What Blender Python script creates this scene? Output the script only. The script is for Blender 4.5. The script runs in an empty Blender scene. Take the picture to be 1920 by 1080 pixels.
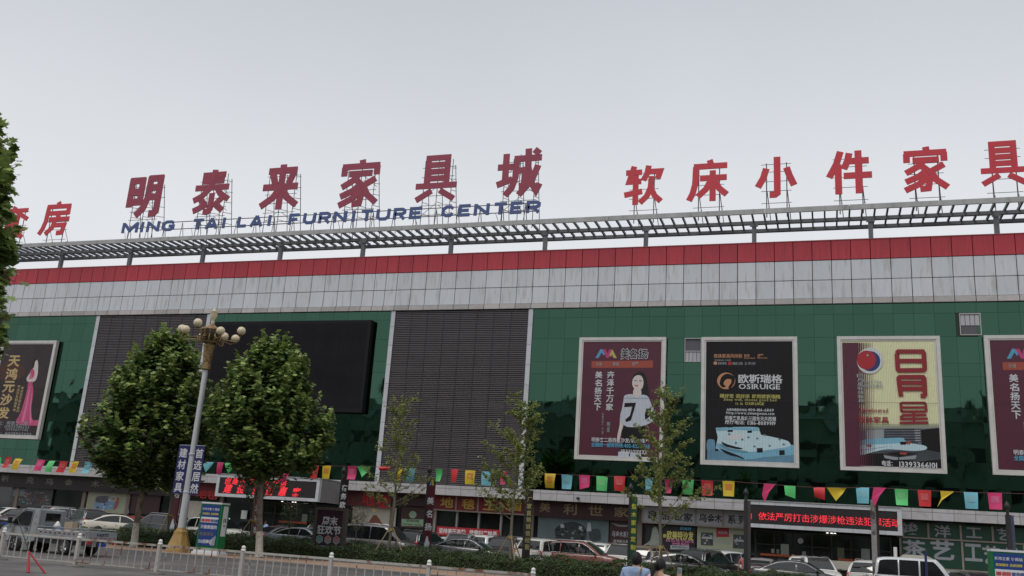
import bpy, bmesh, math, random
from mathutils import Vector, Matrix
sc = bpy.context.scene
col = sc.collection
R = math.radians
rnd = random.Random(7)

# ------------------------------------------------------------------ camera, world, sun
FOC, YAW, PIT, ROL = 1748.0, R(19.1), R(15.0), R(3.79)
CAM = Vector((0, 0, 1.85))
_f0 = Vector((-math.sin(YAW), math.cos(YAW), 0)); _r0 = Vector((math.cos(YAW), math.sin(YAW), 0)); _u0 = Vector((0, 0, 1))
VF = _f0*math.cos(PIT) + _u0*math.sin(PIT); _u = _u0*math.cos(PIT) - _f0*math.sin(PIT)
VR = _r0*math.cos(ROL) + _u*math.sin(ROL); VU = _u*math.cos(ROL) - _r0*math.sin(ROL)
cd = bpy.data.cameras.new('camera'); cam = bpy.data.objects.new('camera', cd); col.objects.link(cam)
cd.sensor_width = 36; cd.lens = 36*FOC/1920; cd.clip_end = 3000; cd.clip_start = .1
cam.matrix_world = Matrix(((VR.x, VU.x, -VF.x, CAM.x), (VR.y, VU.y, -VF.y, CAM.y), (VR.z, VU.z, -VF.z, CAM.z), (0, 0, 0, 1)))
sc.camera = cam

SUN_EL, SUN_AZ = R(58), R(200)
w = bpy.data.worlds.new('World'); sc.world = w; w.use_nodes = True
nt = w.node_tree; nt.nodes.clear()
out = nt.nodes.new('ShaderNodeOutputWorld'); bg = nt.nodes.new('ShaderNodeBackground'); bg.inputs[1].default_value = .1
sky = nt.nodes.new('ShaderNodeTexSky'); sky.sky_type = 'NISHITA'; sky.sun_disc = False
sky.sun_elevation = SUN_EL; sky.sun_rotation = SUN_AZ; sky.dust_density = 6; sky.air_density = 1.0
hs = nt.nodes.new('ShaderNodeHueSaturation'); hs.inputs['Saturation'].default_value = .12
tc = nt.nodes.new('ShaderNodeTexCoord'); sp = nt.nodes.new('ShaderNodeSeparateXYZ')
cr = nt.nodes.new('ShaderNodeValToRGB')
el = cr.color_ramp.elements
el[0].position = 0.0; el[0].color = (.88, .90, .935, 1)
el[1].position = 1.0; el[1].color = (.78, .80, .84, 1)
for p, c in ((.16, (.90, .92, .95)), (.29, (.85, .875, .915)), (.38, (.77, .80, .845)), (.45, (.69, .725, .775)), (.55, (.60, .64, .69)), (.75, (.66, .69, .73))):
    e = el.new(p); e.color = (*c, 1)
cn = nt.nodes.new('ShaderNodeTexNoise'); cn.inputs['Scale'].default_value = 1.6; cn.inputs['Detail'].default_value = 3
ms = nt.nodes.new('ShaderNodeMath'); ms.operation = 'MULTIPLY_ADD'; ms.inputs[1].default_value = 2.6; ms.inputs[2].default_value = 8.2
vm = nt.nodes.new('ShaderNodeVectorMath'); vm.operation = 'SCALE'
mx = nt.nodes.new('ShaderNodeMix'); mx.data_type = 'RGBA'; mx.inputs[0].default_value = .9
L = nt.links.new
L(tc.outputs['Generated'], sp.inputs[0]); L(sp.outputs['Z'], cr.inputs[0]); L(tc.outputs['Generated'], cn.inputs['Vector'])
L(cn.outputs[0], ms.inputs[0]); L(cr.outputs[0], vm.inputs[0]); L(ms.outputs[0], vm.inputs['Scale'])
L(sky.outputs[0], hs.inputs['Color']); L(hs.outputs[0], mx.inputs[6]); L(vm.outputs[0], mx.inputs[7])
L(mx.outputs[2], bg.inputs[0]); L(bg.outputs[0], out.inputs[0])
sl = bpy.data.lights.new('sun', 'SUN'); sl.energy = 1.25; sl.angle = R(20); sl.color = (1, .96, .9)
so = bpy.data.objects.new('sun', sl); col.objects.link(so)
so.rotation_euler = (R(90)-SUN_EL, 0, R(180)-SUN_AZ)
sc.view_settings.view_transform = 'Standard'; sc.view_settings.look = 'None'; sc.view_settings.gamma = 1
sc.view_settings.exposure = 0

# ------------------------------------------------------------------ helpers
def ray(x, y): return VF*FOC + VR*(x-960) - VU*(y-540)
def at(x, y, Y):
    d = ray(x, y); return CAM + d*(Y/d.y)
def AX(x, y, Y): return at(x, y, Y).x
def AZ(x, y, Y): return at(x, y, Y).z
ORG = {}
def empty(name, loc=(0, 0, 0), rz=0.0):
    o = bpy.data.objects.new(name, None); col.objects.link(o); o.location = loc; o.rotation_euler = (0, 0, rz)
    o.empty_display_size = .2; ORG[o.name] = Vector(loc) if rz == 0 else None
    return o
def tag(o, label=None, cat=None, group=None, kind=None):
    if label: o['label'] = label
    if cat: o['category'] = cat
    if group: o['group'] = group
    if kind: o['kind'] = kind
    return o
def thing(name, loc, label, cat, group=None, rz=0.0): return tag(empty(name, loc, rz), label, cat, group, 'thing')
def copy_tree(o, parent=None):
    c = o.copy(); col.objects.link(c)
    if parent: c.parent = parent
    for ch in o.children: copy_tree(ch, c)
    return c
_gc = {}
def glyph(ch, off=.012):
    k = (ch, off)
    if k not in _gc:
        c = bpy.data.curves.new('t', 'FONT'); c.body = ch; c.size = 1; c.offset = off; c.resolution_u = 2
        o = bpy.data.objects.new('t', c); me = bpy.data.meshes.new_from_object(o)
        vs = [(v.co.x, v.co.y) for v in me.vertices]; fs = [tuple(p.vertices) for p in me.polygons]
        bpy.data.objects.remove(o); bpy.data.curves.remove(c); bpy.data.meshes.remove(me)
        xs = [v[0] for v in vs] or [0, .3]; ys = [v[1] for v in vs] or [0, .3]
        _gc[k] = (vs, fs, min(xs), max(xs), min(ys), max(ys))
    return _gc[k]
def bolds(off):
    """base outline offset and the sideways repeats that make a bold stroke"""
    if off <= .015: return off, ((0, 0),)
    d = (off-.010)*1.1; return .012, ((-d, 0), (d, 0), (0, d*.8), (0, -d*.8))
class MB:
    def __init__(s): s.v = []; s.f = []; s.m = []; s.mi = 0; s.sm = set()
    def add(s, vs, fs, smooth=False):
        b = len(s.v); s.v += [tuple(v) for v in vs]
        for f in fs:
            if smooth: s.sm.add(len(s.f))
            s.f.append(tuple(b+i for i in f)); s.m.append(s.mi)
        return s
    def quad(s, a, b, c, d): return s.add((a, b, c, d), ((0, 1, 2, 3),))
    def poly(s, pts): return s.add(pts, (tuple(range(len(pts))),))
    def rect(s, x0, z0, x1, z1, y): return s.quad((x0, y, z0), (x1, y, z0), (x1, y, z1), (x0, y, z1))
    def box(s, x0, y0, z0, x1, y1, z1):
        return s.add([(x0, y0, z0), (x1, y0, z0), (x1, y1, z0), (x0, y1, z0), (x0, y0, z1), (x1, y0, z1), (x1, y1, z1), (x0, y1, z1)],
                     [(0, 1, 5, 4), (1, 2, 6, 5), (2, 3, 7, 6), (3, 0, 4, 7), (4, 5, 6, 7), (3, 2, 1, 0)])
    def cbox(s, c, d): return s.box(c[0]-d[0]/2, c[1]-d[1]/2, c[2]-d[2]/2, c[0]+d[0]/2, c[1]+d[1]/2, c[2]+d[2]/2)
    def tube(s, pts, r, n=8, r2=None, cap=True, smooth=True):
        pts = [Vector(p) for p in pts]; N = len(pts); rings = []
        for i, p in enumerate(pts):
            t = (pts[min(i+1, N-1)] - pts[max(i-1, 0)]).normalized()
            a = Vector((0, 0, 1)) if abs(t.z) < .9 else Vector((1, 0, 0))
            u = t.cross(a).normalized(); v = t.cross(u)
            rr = r[i] if isinstance(r, (list, tuple)) else (r if r2 is None else r+(r2-r)*i/(N-1))
            rings.append([p + (u*math.cos(2*math.pi*k/n) + v*math.sin(2*math.pi*k/n))*rr for k in range(n)])
        vs = [q for g in rings for q in g]
        fs = [(i*n+k, i*n+(k+1) % n, (i+1)*n+(k+1) % n, (i+1)*n+k) for i in range(N-1) for k in range(n)]
        s.add(vs, fs, smooth)
        if cap: s.add(rings[0], (tuple(range(n))[::-1],)); s.add(rings[-1], (tuple(range(n)),))
        return s
    def lathe(s, c, prof, n=16, axis='z', smooth=True):
        vs = []
        for (r, h) in prof:
            for k in range(n):
                a = 2*math.pi*k/n; p = (r*math.cos(a), r*math.sin(a), h)
                if axis == 'y': p = (p[0], p[2], p[1])
                if axis == 'x': p = (p[2], p[0], p[1])
                vs.append((c[0]+p[0], c[1]+p[1], c[2]+p[2]))
        fs = [(i*n+k, i*n+(k+1) % n, (i+1)*n+(k+1) % n, (i+1)*n+k) for i in range(len(prof)-1) for k in range(n)]
        return s.add(vs, fs, smooth)
    def ball(s, c, rad, n=12, m=8, sx=1, sy=1, sz=1):
        prof = []
        vs = []; 
        for i in range(m+1):
            t = math.pi*i/m
            for k in range(n):
                a = 2*math.pi*k/n
                vs.append((c[0]+rad*sx*math.sin(t)*math.cos(a), c[1]+rad*sy*math.sin(t)*math.sin(a), c[2]+rad*sz*math.cos(t)))
        fs = [(i*n+k, i*n+(k+1) % n, (i+1)*n+(k+1) % n, (i+1)*n+k) for i in range(m) for k in range(n)]
        return s.add(vs, fs, True)
    def prism(s, pts, y0, y1):   # pts (x,z) outline facing -Y, extruded y0..y1
        n = len(pts)
        s.add([(p[0], y0, p[1]) for p in pts], (tuple(range(n)),)); s.add([(p[0], y1, p[1]) for p in pts], (tuple(range(n))[::-1],))
        s.add([(p[0], y0, p[1]) for p in pts]+[(p[0], y1, p[1]) for p in pts], [(i, (i+1) % n, n+(i+1) % n, n+i) for i in range(n)])
        return s
    def ribbon(s, pts, wd, y0, y1):   # bold stroke with butt ends in the XZ plane
        pts = [Vector((p[0], p[1])) for p in pts]; N = len(pts); Lp = []; Rp = []
        for i in range(N):
            d1 = (pts[i]-pts[i-1]).normalized() if i > 0 else None; d2 = (pts[i+1]-pts[i]).normalized() if i < N-1 else None
            if d1 is None: d1 = d2
            if d2 is None: d2 = d1
            n1 = Vector((-d1.y, d1.x)); n2 = Vector((-d2.y, d2.x)); m_ = (n1+n2).normalized(); k = 1/max(.35, m_.dot(n1))
            Lp.append(pts[i]+m_*wd/2*k); Rp.append(pts[i]-m_*wd/2*k)
        vs = []
        for i in range(N): vs += [(Lp[i].x, y0, Lp[i].y), (Rp[i].x, y0, Rp[i].y), (Lp[i].x, y1, Lp[i].y), (Rp[i].x, y1, Rp[i].y)]
        fs = []
        for i in range(N-1):
            a = i*4; b = a+4
            fs += [(a, b, b+1, a+1), (a+2, a+3, b+3, b+2), (a, a+2, b+2, b), (a+1, b+1, b+3, a+3)]
        fs += [(0, 1, 3, 2), ((N-1)*4, (N-1)*4+2, (N-1)*4+3, (N-1)*4+1)]
        return s.add(vs, fs)
    def ch(s, c, x0, z0, x1, z1, y, off=.012):   # one glyph stretched into a box
        off, rep = bolds(off); vs, fs, a, b, c0, d = glyph(c, off)
        kx = (x1-x0)/max(1e-6, b-a); kz = (z1-z0)/max(1e-6, d-c0)
        if c in '一二': z0, z1, kz = z0+(z1-z0)*.35, z1, kz*.4
        for i, (dx, dz) in enumerate(rep): s.add([(x0+(p[0]-a+dx)*kx, y-.0005*i, z0+(p[1]-c0+dz)*kz) for p in vs], fs)
        return s
    def text(s, t, x, z, h, y, sp=1.0, align='l', wide=1.0, off=.012, dz=0.0, shear=0):  # a line; (x, z) = start of baseline
        adv = []; off, rep = bolds(off)
        for c in t:
            if c == ' ': adv.append(.4*wide); continue
            g = glyph(c, off); adv.append((1.0 if ord(c) > 0x2e80 else (g[3]-g[2]+.10))*sp*wide)
        W = sum(adv)*h
        if align == 'c': x -= W/2
        if align == 'r': x -= W
        for c, a in zip(t, adv):
            if c != ' ':
                g = glyph(c, off)
                ox = 0 if ord(c) > 0x2e80 else -g[2]
                for i, (bx_, bz_) in enumerate(rep): s.add([(x+(p[0]+ox+bx_+p[1]*shear)*h*wide, y-.0005*i, z+(p[1]+bz_)*h) for p in g[0]], g[1])
            x += a*h; z += dz*a*h
        return s
    def vtext(s, t, x, z, h, y, sp=1.08, off=.012, wide=1.0):   # top-down column, x = centre, z = top
        off, rep = bolds(off)
        for c in t:
            if c != ' ':
                g = glyph(c, off); cx = (g[2]+g[3])/2; cz = (g[4]+g[5])/2
                for i, (bx_, bz_) in enumerate(rep): s.add([(x+(p[0]-cx+bx_)*h*wide, y-.0005*i, z-h/2+(p[1]-cz+bz_)*h) for p in g[0]], g[1])
            z -= h*sp
        return s
    def build(s, name, mat, parent=None, local=False):
        me = bpy.data.meshes.new(name)
        o0 = Vector((0, 0, 0))
        if parent is not None and not local:
            o0 = ORG.get(parent.name) or Vector((0, 0, 0))
        me.from_pydata([(v[0]-o0.x, v[1]-o0.y, v[2]-o0.z) for v in s.v], [], s.f)
        mats = mat if isinstance(mat, (list, tuple)) else [mat]
        for m in mats: me.materials.append(m)
        if len(mats) > 1: me.polygons.foreach_set('material_index', s.m)
        if s.sm: me.polygons.foreach_set('use_smooth', [i in s.sm for i in range(len(s.f))])
        me.update()
        o = bpy.data.objects.new(name, me); col.objects.link(o)
        if parent is not None: o.parent = parent; ORG[o.name] = None if local else o0
        else: ORG[o.name] = Vector((0, 0, 0))
        return o

# ------------------------------------------------------------------ materials
def M(name, c, rough=.6, metal=0.0, var=0.0, noise=0.0, ns=4.0, stretch=(1, 1, 1), bump=0.0, bs=30.0, spec=.5, c2=None, thr=(.45, .6), c2s=3.0, emit=0.0, transl=0.0, coat=0.0, c2st=None):
    m = bpy.data.materials.new(name); m.use_nodes = True; n = m.node_tree.nodes; l = m.node_tree.links.new
    b = n['Principled BSDF']; b.inputs['Roughness'].default_value = rough; b.inputs['Metallic'].default_value = metal
    b.inputs['Specular IOR Level'].default_value = spec; b.inputs['Coat Weight'].default_value = coat
    base = n.new('ShaderNodeRGB'); base.outputs[0].default_value = (*c, 1); cur = base.outputs[0]
    tcn = n.new('ShaderNodeTexCoord')
    def mapped(st):
        mp = n.new('ShaderNodeMapping'); mp.inputs['Scale'].default_value = st; l(tcn.outputs['Object'], mp.inputs[0]); return mp.outputs[0]
    if c2 is not None:
        t = n.new('ShaderNodeTexNoise'); t.inputs['Scale'].default_value = c2s; t.inputs['Detail'].default_value = 6; l(mapped(c2st or stretch), t.inputs['Vector'])
        mr = n.new('ShaderNodeMapRange'); mr.inputs[1].default_value = thr[0]; mr.inputs[2].default_value = thr[1]; l(t.outputs[0], mr.inputs[0])
        x = n.new('ShaderNodeMix'); x.data_type = 'RGBA'; l(mr.outputs[0], x.inputs[0]); l(cur, x.inputs[6]); x.inputs[7].default_value = (*c2, 1); cur = x.outputs[2]
    def scale(fac, amt):
        nonlocal cur
        mr = n.new('ShaderNodeMapRange'); mr.inputs[1].default_value = 0; mr.inputs[2].default_value = 1; mr.inputs[3].default_value = 1-amt; mr.inputs[4].default_value = 1+amt; l(fac, mr.inputs[0])
        v = n.new('ShaderNodeVectorMath'); v.operation = 'SCALE'; l(cur, v.inputs[0]); l(mr.outputs[0], v.inputs['Scale']); cur = v.outputs[0]
    if var:
        g = n.new('ShaderNodeNewGeometry'); scale(g.outputs['Random Per Island'], var)
    if noise:
        t = n.new('ShaderNodeTexNoise'); t.inputs['Scale'].default_value = ns; t.inputs['Detail'].default_value = 6; t.inputs['Roughness'].default_value = .6
        l(mapped(stretch), t.inputs['Vector'])
        mr = n.new('ShaderNodeMapRange'); mr.inputs[1].default_value = .25; mr.inputs[2].default_value = .75; l(t.outputs[0], mr.inputs[0]); scale(mr.outputs[0], noise)
    l(cur, b.inputs['Base Color'])
    if bump:
        t = n.new('ShaderNodeTexNoise'); t.inputs['Scale'].default_value = bs; t.inputs['Detail'].default_value = 4; l(mapped(stretch), t.inputs['Vector'])
        bp = n.new('ShaderNodeBump'); bp.inputs['Strength'].default_value = bump; bp.inputs['Distance'].default_value = .05; l(t.outputs[0], bp.inputs['Height']); l(bp.outputs[0], b.inputs['Normal'])
    if emit: l(cur, b.inputs['Emission Color']); b.inputs['Emission Strength'].default_value = emit
    if transl:
        o = n['Material Output']; tr = n.new('ShaderNodeBsdfTranslucent'); l(cur, tr.inputs[0]); a = n.new('ShaderNodeMixShader'); a.inputs[0].default_value = transl
        l(b.outputs[0], a.inputs[1]); l(tr.outputs[0], a.inputs[2]); l(a.outputs[0], o.inputs[0])
    return m
def S(r, g, b):   # sRGB 0-255 to linear
    return tuple((x/255/12.92 if x/255 <= .04045 else ((x/255+.055)/1.055)**2.4) for x in (r, g, b))

m_asphalt = M('asphalt', (.105, .098, .097), .9, noise=.28, ns=.5, c2=(.14, .13, .125), thr=(.52, .62), c2s=.25, bump=.3, bs=40)
m_lot = M('lot paving', (.27, .235, .20), .9, noise=.2, ns=.6, bump=.2)
m_brickpave = M('brick paving', (.36, .225, .145), .85, noise=.25, ns=1.5, c2=(.28, .2, .15), c2s=1.0, bump=.2)
m_kerb = M('kerb granite', (.17, .165, .165), .8, noise=.2, ns=3)
m_redpanel = M('red panel', (.41, .028, .046), .5, var=.1, noise=.16, ns=1.6, stretch=(3.2, 1, .22), c2=(.20, .022, .03), thr=(.6, .75), c2s=2.2)
m_grey = M('grey panel', (.52, .545, .585), .5, var=.06, noise=.05, ns=1.2, stretch=(2.5, 1, .35), c2=(.36, .335, .32), thr=(.53, .76), c2s=1.3)
m_sill = M('sill panel', (.40, .38, .375), .55, var=.18, noise=.12, ns=3)
m_joint = M('dark joint', (.06, .055, .055), .8)
m_canopy = M('canopy panel', (.42, .41, .425), .55, var=.07, noise=.1, ns=1.5, c2=(.33, .30, .29), thr=(.55, .75), c2s=2)
m_strip = M('pilaster panel', (.48, .50, .53), .5, var=.06, noise=.08, ns=2)
m_louvre = M('louvre slat', (.092, .081, .088), .5, var=.12, noise=.12, ns=.7)
m_louvback = M('louvre shadow backing', (.03, .028, .033), .8)
m_steel = M('grey painted steel', (.125, .137, .148), .55, noise=.15, ns=2)
m_steeltop = M('pale fascia steel', (.34, .345, .345), .6, noise=.2, ns=1.2, stretch=(1, 1, .3), c2=(.24, .225, .21), thr=(.55, .75), c2s=1.5)
m_rafter = M('blue grey rafter steel', (.075, .092, .112), .55, noise=.15, ns=2)
m_frame = M('sign frame angle iron', (.15, .15, .165), .6, c2=(.13, .07, .05), c2s=4)
m_purple = M('maroon sign face', (.26, .032, .062), .45, noise=.12, ns=1.2, var=.03)
m_red = M('red sign face', (.50, .028, .045), .45, noise=.1, ns=1.2, var=.03)
m_blue = M('blue sign face', (.05, .08, .215), .45, noise=.1, ns=2)
m_bbframe = M('billboard frame', (.52, .51, .49), .45, var=.05, noise=.12, ns=1.5)
m_black = M('matt black', (.008, .008, .010), .75, spec=.25)
m_blackscreen = M('unlit screen', (.012, .011, .014), .8, noise=.3, ns=.5, spec=.12)
m_white = M('white paint', (.75, .74, .72), .5, noise=.08, ns=3)
m_dark = M('dark interior', (.02, .019, .02), .8, noise=.4, ns=.8)
m_trunk = M('plane bark', (.20, .165, .125), .9, noise=.3, ns=5, c2=(.11, .095, .075), c2s=4, bump=.5, bs=15)
m_lime = M('lime washed bark', (.50, .47, .42), .9, noise=.2, ns=6, c2=(.2, .15, .12), thr=(.58, .7), c2s=5)
m_bark2 = M('young bark', (.15, .135, .10), .9, noise=.3, ns=8)
def glassmat(name, c, rough, bump, bs, st):
    m = M(name, c, rough, 1.0, var=.06, bump=bump, bs=bs, stretch=st); return m
m_glass = glassmat('green mirror glass', (.046, .102, .073), .03, .07, .5, (1, 1, .7))
m_dglass = M('dark shop glass', (.012, .014, .014), .06, noise=.3, ns=.6, spec=.7)
m_carglass = M('car glass', (.01, .012, .013), .04, spec=.8)
m_tyre = M('tyre rubber', (.018, .018, .018), .85)
m_rim = M('alloy rim', (.45, .45, .46), .3, .9)
m_chrome = M('chrome', (.55, .56, .58), .28, 1.0)
m_redlamp = M('red lamp lens', (.45, .01, .015), .2, coat=.6)
m_lamp = M('clear lamp lens', (.65, .67, .68), .12, coat=.8)
m_plate = M('blue plate', (.02, .07, .32), .4)
m_plastic = M('black plastic', (.022, .022, .023), .55)
m_skin = M('skin', (.47, .28, .19), .55, noise=.06, ns=8)
m_hair = M('black hair', (.007, .006, .006), .7, noise=.4, ns=40, stretch=(1, 1, .2))
def flat(name, *rgb, **k): return M(name, S(*rgb), k.pop('rough', .5), **k)

# ------------------------------------------------------------------ ground
def sheet(name, x0, y0, x1, y1, z, mat, z0=None):
    mb = MB()
    if z0 is None: mb.quad((x0, y0, z), (x1, y0, z), (x1, y1, z), (x0, y1, z))
    else: mb.box(x0, y0, z0, x1, y1, z)
    o = mb.build(name, mat); tag(o, kind='structure'); return o
sheet('ground', -900, -900, 900, 900, 0, m_asphalt)
LOT = .2
KY = 39.2
sheet('kerb', -120, KY-.35, 60, KY, .13, m_kerb, -.2)
sheet('pavement', -120, KY, 60, 44.2, .125, m_brickpave, -.2)
sheet('planting_kerb', -120, 44.2, 2.5, 44.45, .2, m_kerb, -.2)
sheet('soil_bed', -41, 44.45, 2.5, 48.9, .16, M('soil', (.06, .045, .033), .95, noise=.3, ns=3), -.2)
sheet('parking_lot', -120, 48.9, 60, 70.9, LOT, m_lot, -.2)
sheet('parking_access', 2.5, 44.2, 60, 48.9, LOT-.004, m_lot, -.2)
sheet('parking_entrance', -120, 44.45, -41, 48.9, LOT-.004, m_lot, -.2)
mb = MB()
for x in range(-80, 41, 3): mb.quad((x, 57.5, LOT+.004), (x+.12, 57.5, LOT+.004), (x+.12, 62.5, LOT+.004), (x, 62.5, LOT+.004))
tag(mb.build('parking_lines', M('worn white line', (.5, .48, .45), .8, c2=(.25, .22, .2), c2s=3)), kind='structure')
mb = MB()
for x in range(-120, 60, 8): mb.quad((x, 33, .004), (x+3.5, 33, .004), (x+3.5, 33.14, .004), (x, 33.14, .004))
tag(mb.build('road_marking', M('worn road paint', (.42, .41, .39), .8, c2=(.14, .13, .125), c2s=2)), kind='structure')

# ------------------------------------------------------------------ the mall
FY = 70.0
X0, X1 = -118.0, 48.0
mall = thing('furniture_mall', (-30, FY, 0), 'long green glass furniture mall with a red parapet and grey panel band', 'building')
ZT, ZR, ZM, ZS, ZB = 24.8, 23.28, 21.75, 20.35, 19.9
mb = MB(); mb.box(X0, FY+.25, 4.83, X1, FY+45, 24.785); mb.box(X0, 71.02, 0, X1, FY+45, 4.825)
mb.build('core_wall', m_joint, mall)
# panel columns: 1.36 m with the two narrow ones beside each strip
BAYS = [('g', X0, -66.05), ('l', -65.65, -53.5), ('g', -53.1, -34.92), ('l', -34.54, -22.65), ('g', -22.28, X1)]
cols = []
x = -22.46
while x > X0:
    cols.append(x); x -= 1.36 if not (-38 < x < -34.6) else 1.07
cols = cols[::-1]; x = -22.46+1.36
while x < X1: cols.append(x); x += 1.36
def panels(z0, z1, y0, mat, name, gap=.05, jit=.0):
    mb = MB()
    for a, b in zip(cols, cols[1:]):
        d = rnd.uniform(-jit, jit)
        mb.box(a+gap/2, y0+d, z0+gap/2, b-gap/2, y0+.2, z1-gap/2)
    return mb.build(name, mat, mall)
panels(ZR, ZT, FY-.06, m_redpanel, 'red_parapet', jit=.006)
mb = MB(); mb.box(X0, FY-.10, ZT-.01, X1, FY+.3, ZT+.05); mb.build('parapet_coping', M('coping', (.40, .10, .11), .5), mall)
mb = MB()
for z0, z1 in ((ZM, ZR), (ZS, ZM)):
    for a, b in zip(cols, cols[1:]):
        d = rnd.uniform(-.006, .006); mb.box(a+.026, FY-.03+d, z0+.028, b-.026, FY+.2, z1-.028)
mb.build('grey_panel_band', m_grey, mall)
panels(ZB, ZS, FY-.16, m_sill, 'band_sill', jit=.012)
# green glass bays: one pane per island, each set a hair out of true
rows = [5.55, 7.0, 8.75, 9.7, 11.45, 12.4, 14.6, 15.55, 17.42, 19.14, ZB]
def lerp(a, b, t): return a+(b-a)*t
for kind, a, b in BAYS:
    if kind == 'g':
        mb = MB(); n = max(1, round((b-a)/1.36)); 
        for i in range(n):
            x0 = lerp(a, b, i/n)+.008; x1 = lerp(a, b, (i+1)/n)-.008
            for z0, z1 in zip(rows, rows[1:]):
                tx, tz = rnd.gauss(0, .0013), rnd.gauss(0, .0016)
                z0_, z1_ = z0+.008, z1-.008
                if any(wx0 < (x0+x1)/2 < wx1 and wz0 < (z0+z1)/2 < wz1 for wx0, wz0, wx1, wz1 in ((-10.0, 15.6, -8.7, 17.4), (9.1, 17.5, 10.4, 19.1))): continue
                g = 5; vs = []; bx, bz = rnd.uniform(0, 1)*.003, rnd.uniform(0, 1)*.003
                for p in range(g+1):
                    for q in range(g+1):
                        u, v = p/g, q/g
                        gx_, gz_ = lerp(x0, x1, u), lerp(z0_, z1_, v); d = bx*math.sin(math.pi*u)+bz*math.sin(math.pi*v)+.0055*math.sin(1.35*gx_+.9*math.sin(.7*gz_))*math.sin(1.15*gz_+.5*math.sin(.9*gx_))+.0025*math.sin(3.1*gx_)*math.sin(2.3*gz_)
                        vs.append((lerp(x0, x1, u), FY+.06+tx*(u-.5)*(x1-x0)+tz*(v-.5)*(z1-z0)+d, lerp(z0_, z1_, v)))
                mb.add(vs, [(p*(g+1)+q, (p+1)*(g+1)+q, (p+1)*(g+1)+q+1, p*(g+1)+q+1) for p in range(g) for q in range(g)], True)
        mb.build('glass_curtain_wall', m_glass, mall)
        mb = MB(); mb.rect(a, 5.55, b, ZB, FY+.10); mb.build('mullion_grid', M('green black joint', (.008, .02, .016), .6), mall)
    else:
        o = MB().rect(a, 5.55, b, ZB, FY+.16).build('louvre_screen', m_louvback, mall)
        mb = MB(); z = 5.62
        while z < ZB-.1:
            mb.add([(a, FY-.02, z), (b, FY-.02, z), (b, FY+.13, z+.05), (a, FY+.13, z+.05), (a, FY-.02, z+.085), (b, FY-.02, z+.085), (b, FY+.13, z+.135), (a, FY+.13, z+.135)],
                   [(0, 1, 5, 4), (3, 2, 1, 0), (4, 5, 6, 7)]); z += .155
        mb.build('louvre_slats', m_louvre, o)
        mb = MB(); n = round((b-a)/1.4)
        for i in range(n+1):
            x = lerp(a+.03, b-.03, i/n); mb.box(x-.035, FY-.045, 5.58, x+.035, FY-.023, ZB-.02)
        mb.build('louvre_mullions', M('dark mullion', (.025, .022, .026), .5), o)
for a, b in ((-66.05, -65.65), (-53.5, -53.1), (-34.92, -34.54), (-22.65, -22.28)):
    mb = MB(); z = 5.56
    while z < ZB-.05:
        z2 = min(z+1.62, ZB-.01); mb.box(a, FY-.07, z+.012, b, FY+.15, z2-.012); z = z2
    mb.build('pilaster_strip', m_strip, mall)
# two little tilting windows in the green glass
def window(x0, z0, x1, z1, low):
    f = MB(); zm = z0+(z1-z0)*.45
    for a in ((x0, z0, x1, z0+.05), (x0, z1-.05, x1, z1), (x0, z0+.05, x0+.05, z1-.05), (x1-.05, z0+.05, x1, z1-.05)): f.box(a[0], FY-.02, a[1], a[2], FY+.1, a[3])
    o = f.build('window', M('window frame', (.42, .41, .41), .5), mall)
    za, zb = (z0+.05, zm) if low else (zm, z1-.05)
    MB().rect(x0+.05, z0+.05, x1-.05, z1-.05, FY+.09).build('window_opening', M('window gap', (.085, .085, .10), .5), o)
    c = MB()
    for k in range(4):
        xa = lerp(x0+.06, x1-.06, k/4); c.box(xa+.01, FY+.05, za, xa+(x1-x0)/4-.06, FY+.07, zb-.04)
    c.box(x0+.05, FY-.005, zb-.03, x1-.05, FY+.045, zb+.03)
    c.build('window_grille', M('pale blind', (.40, .40, .43), .6), o)
window(-10.06, 15.57, -8.8, 17.41, True); window(9.05, 17.52, 10.4, 19.1, False)
# canopy band
mb = MB(); x = X0; k = 0
while x < X1:
    for z0, z1 in ((4.78, 5.30), (5.30, 5.55)):
        mb.box(x+.012, 69.35, z0+.012, x+1.298-.012, 69.95, z1-.012)
    x += 1.298
mb.build('canopy_band', m_canopy, mall)
mb = MB(); mb.box(X0, 69.42, 4.82, X1, 70.2, 5.5); mb.build('canopy_core', m_joint, mall)
# ground floor: piers, soffit wall and dark glass
mb = MB(); mb.box(X0, 70.75, .2, X1, 71.0, 4.82); mb.build('shopfront_glass', m_dglass, mall)
m_pier = M('pier cladding', (.13, .105, .09), .6, noise=.2, ns=2)
for px in (-60, 25, 152, 236, 333, 412, 640, 735, 812, 997, 1200, 1402, 1690):
    x = AX(px, 960, 70.5); MB().box(x-.18, 70.5, LOT+.125, x+.18, 70.745, 4.8).build('pier', m_pier, mall)
mb = MB(); mb.box(X0, 69.3, LOT, X1, 70.75, LOT+.12); mb.build('entrance_step', M('granite step', (.25, .23, .22), .7, noise=.2, ns=3), mall)

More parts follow.
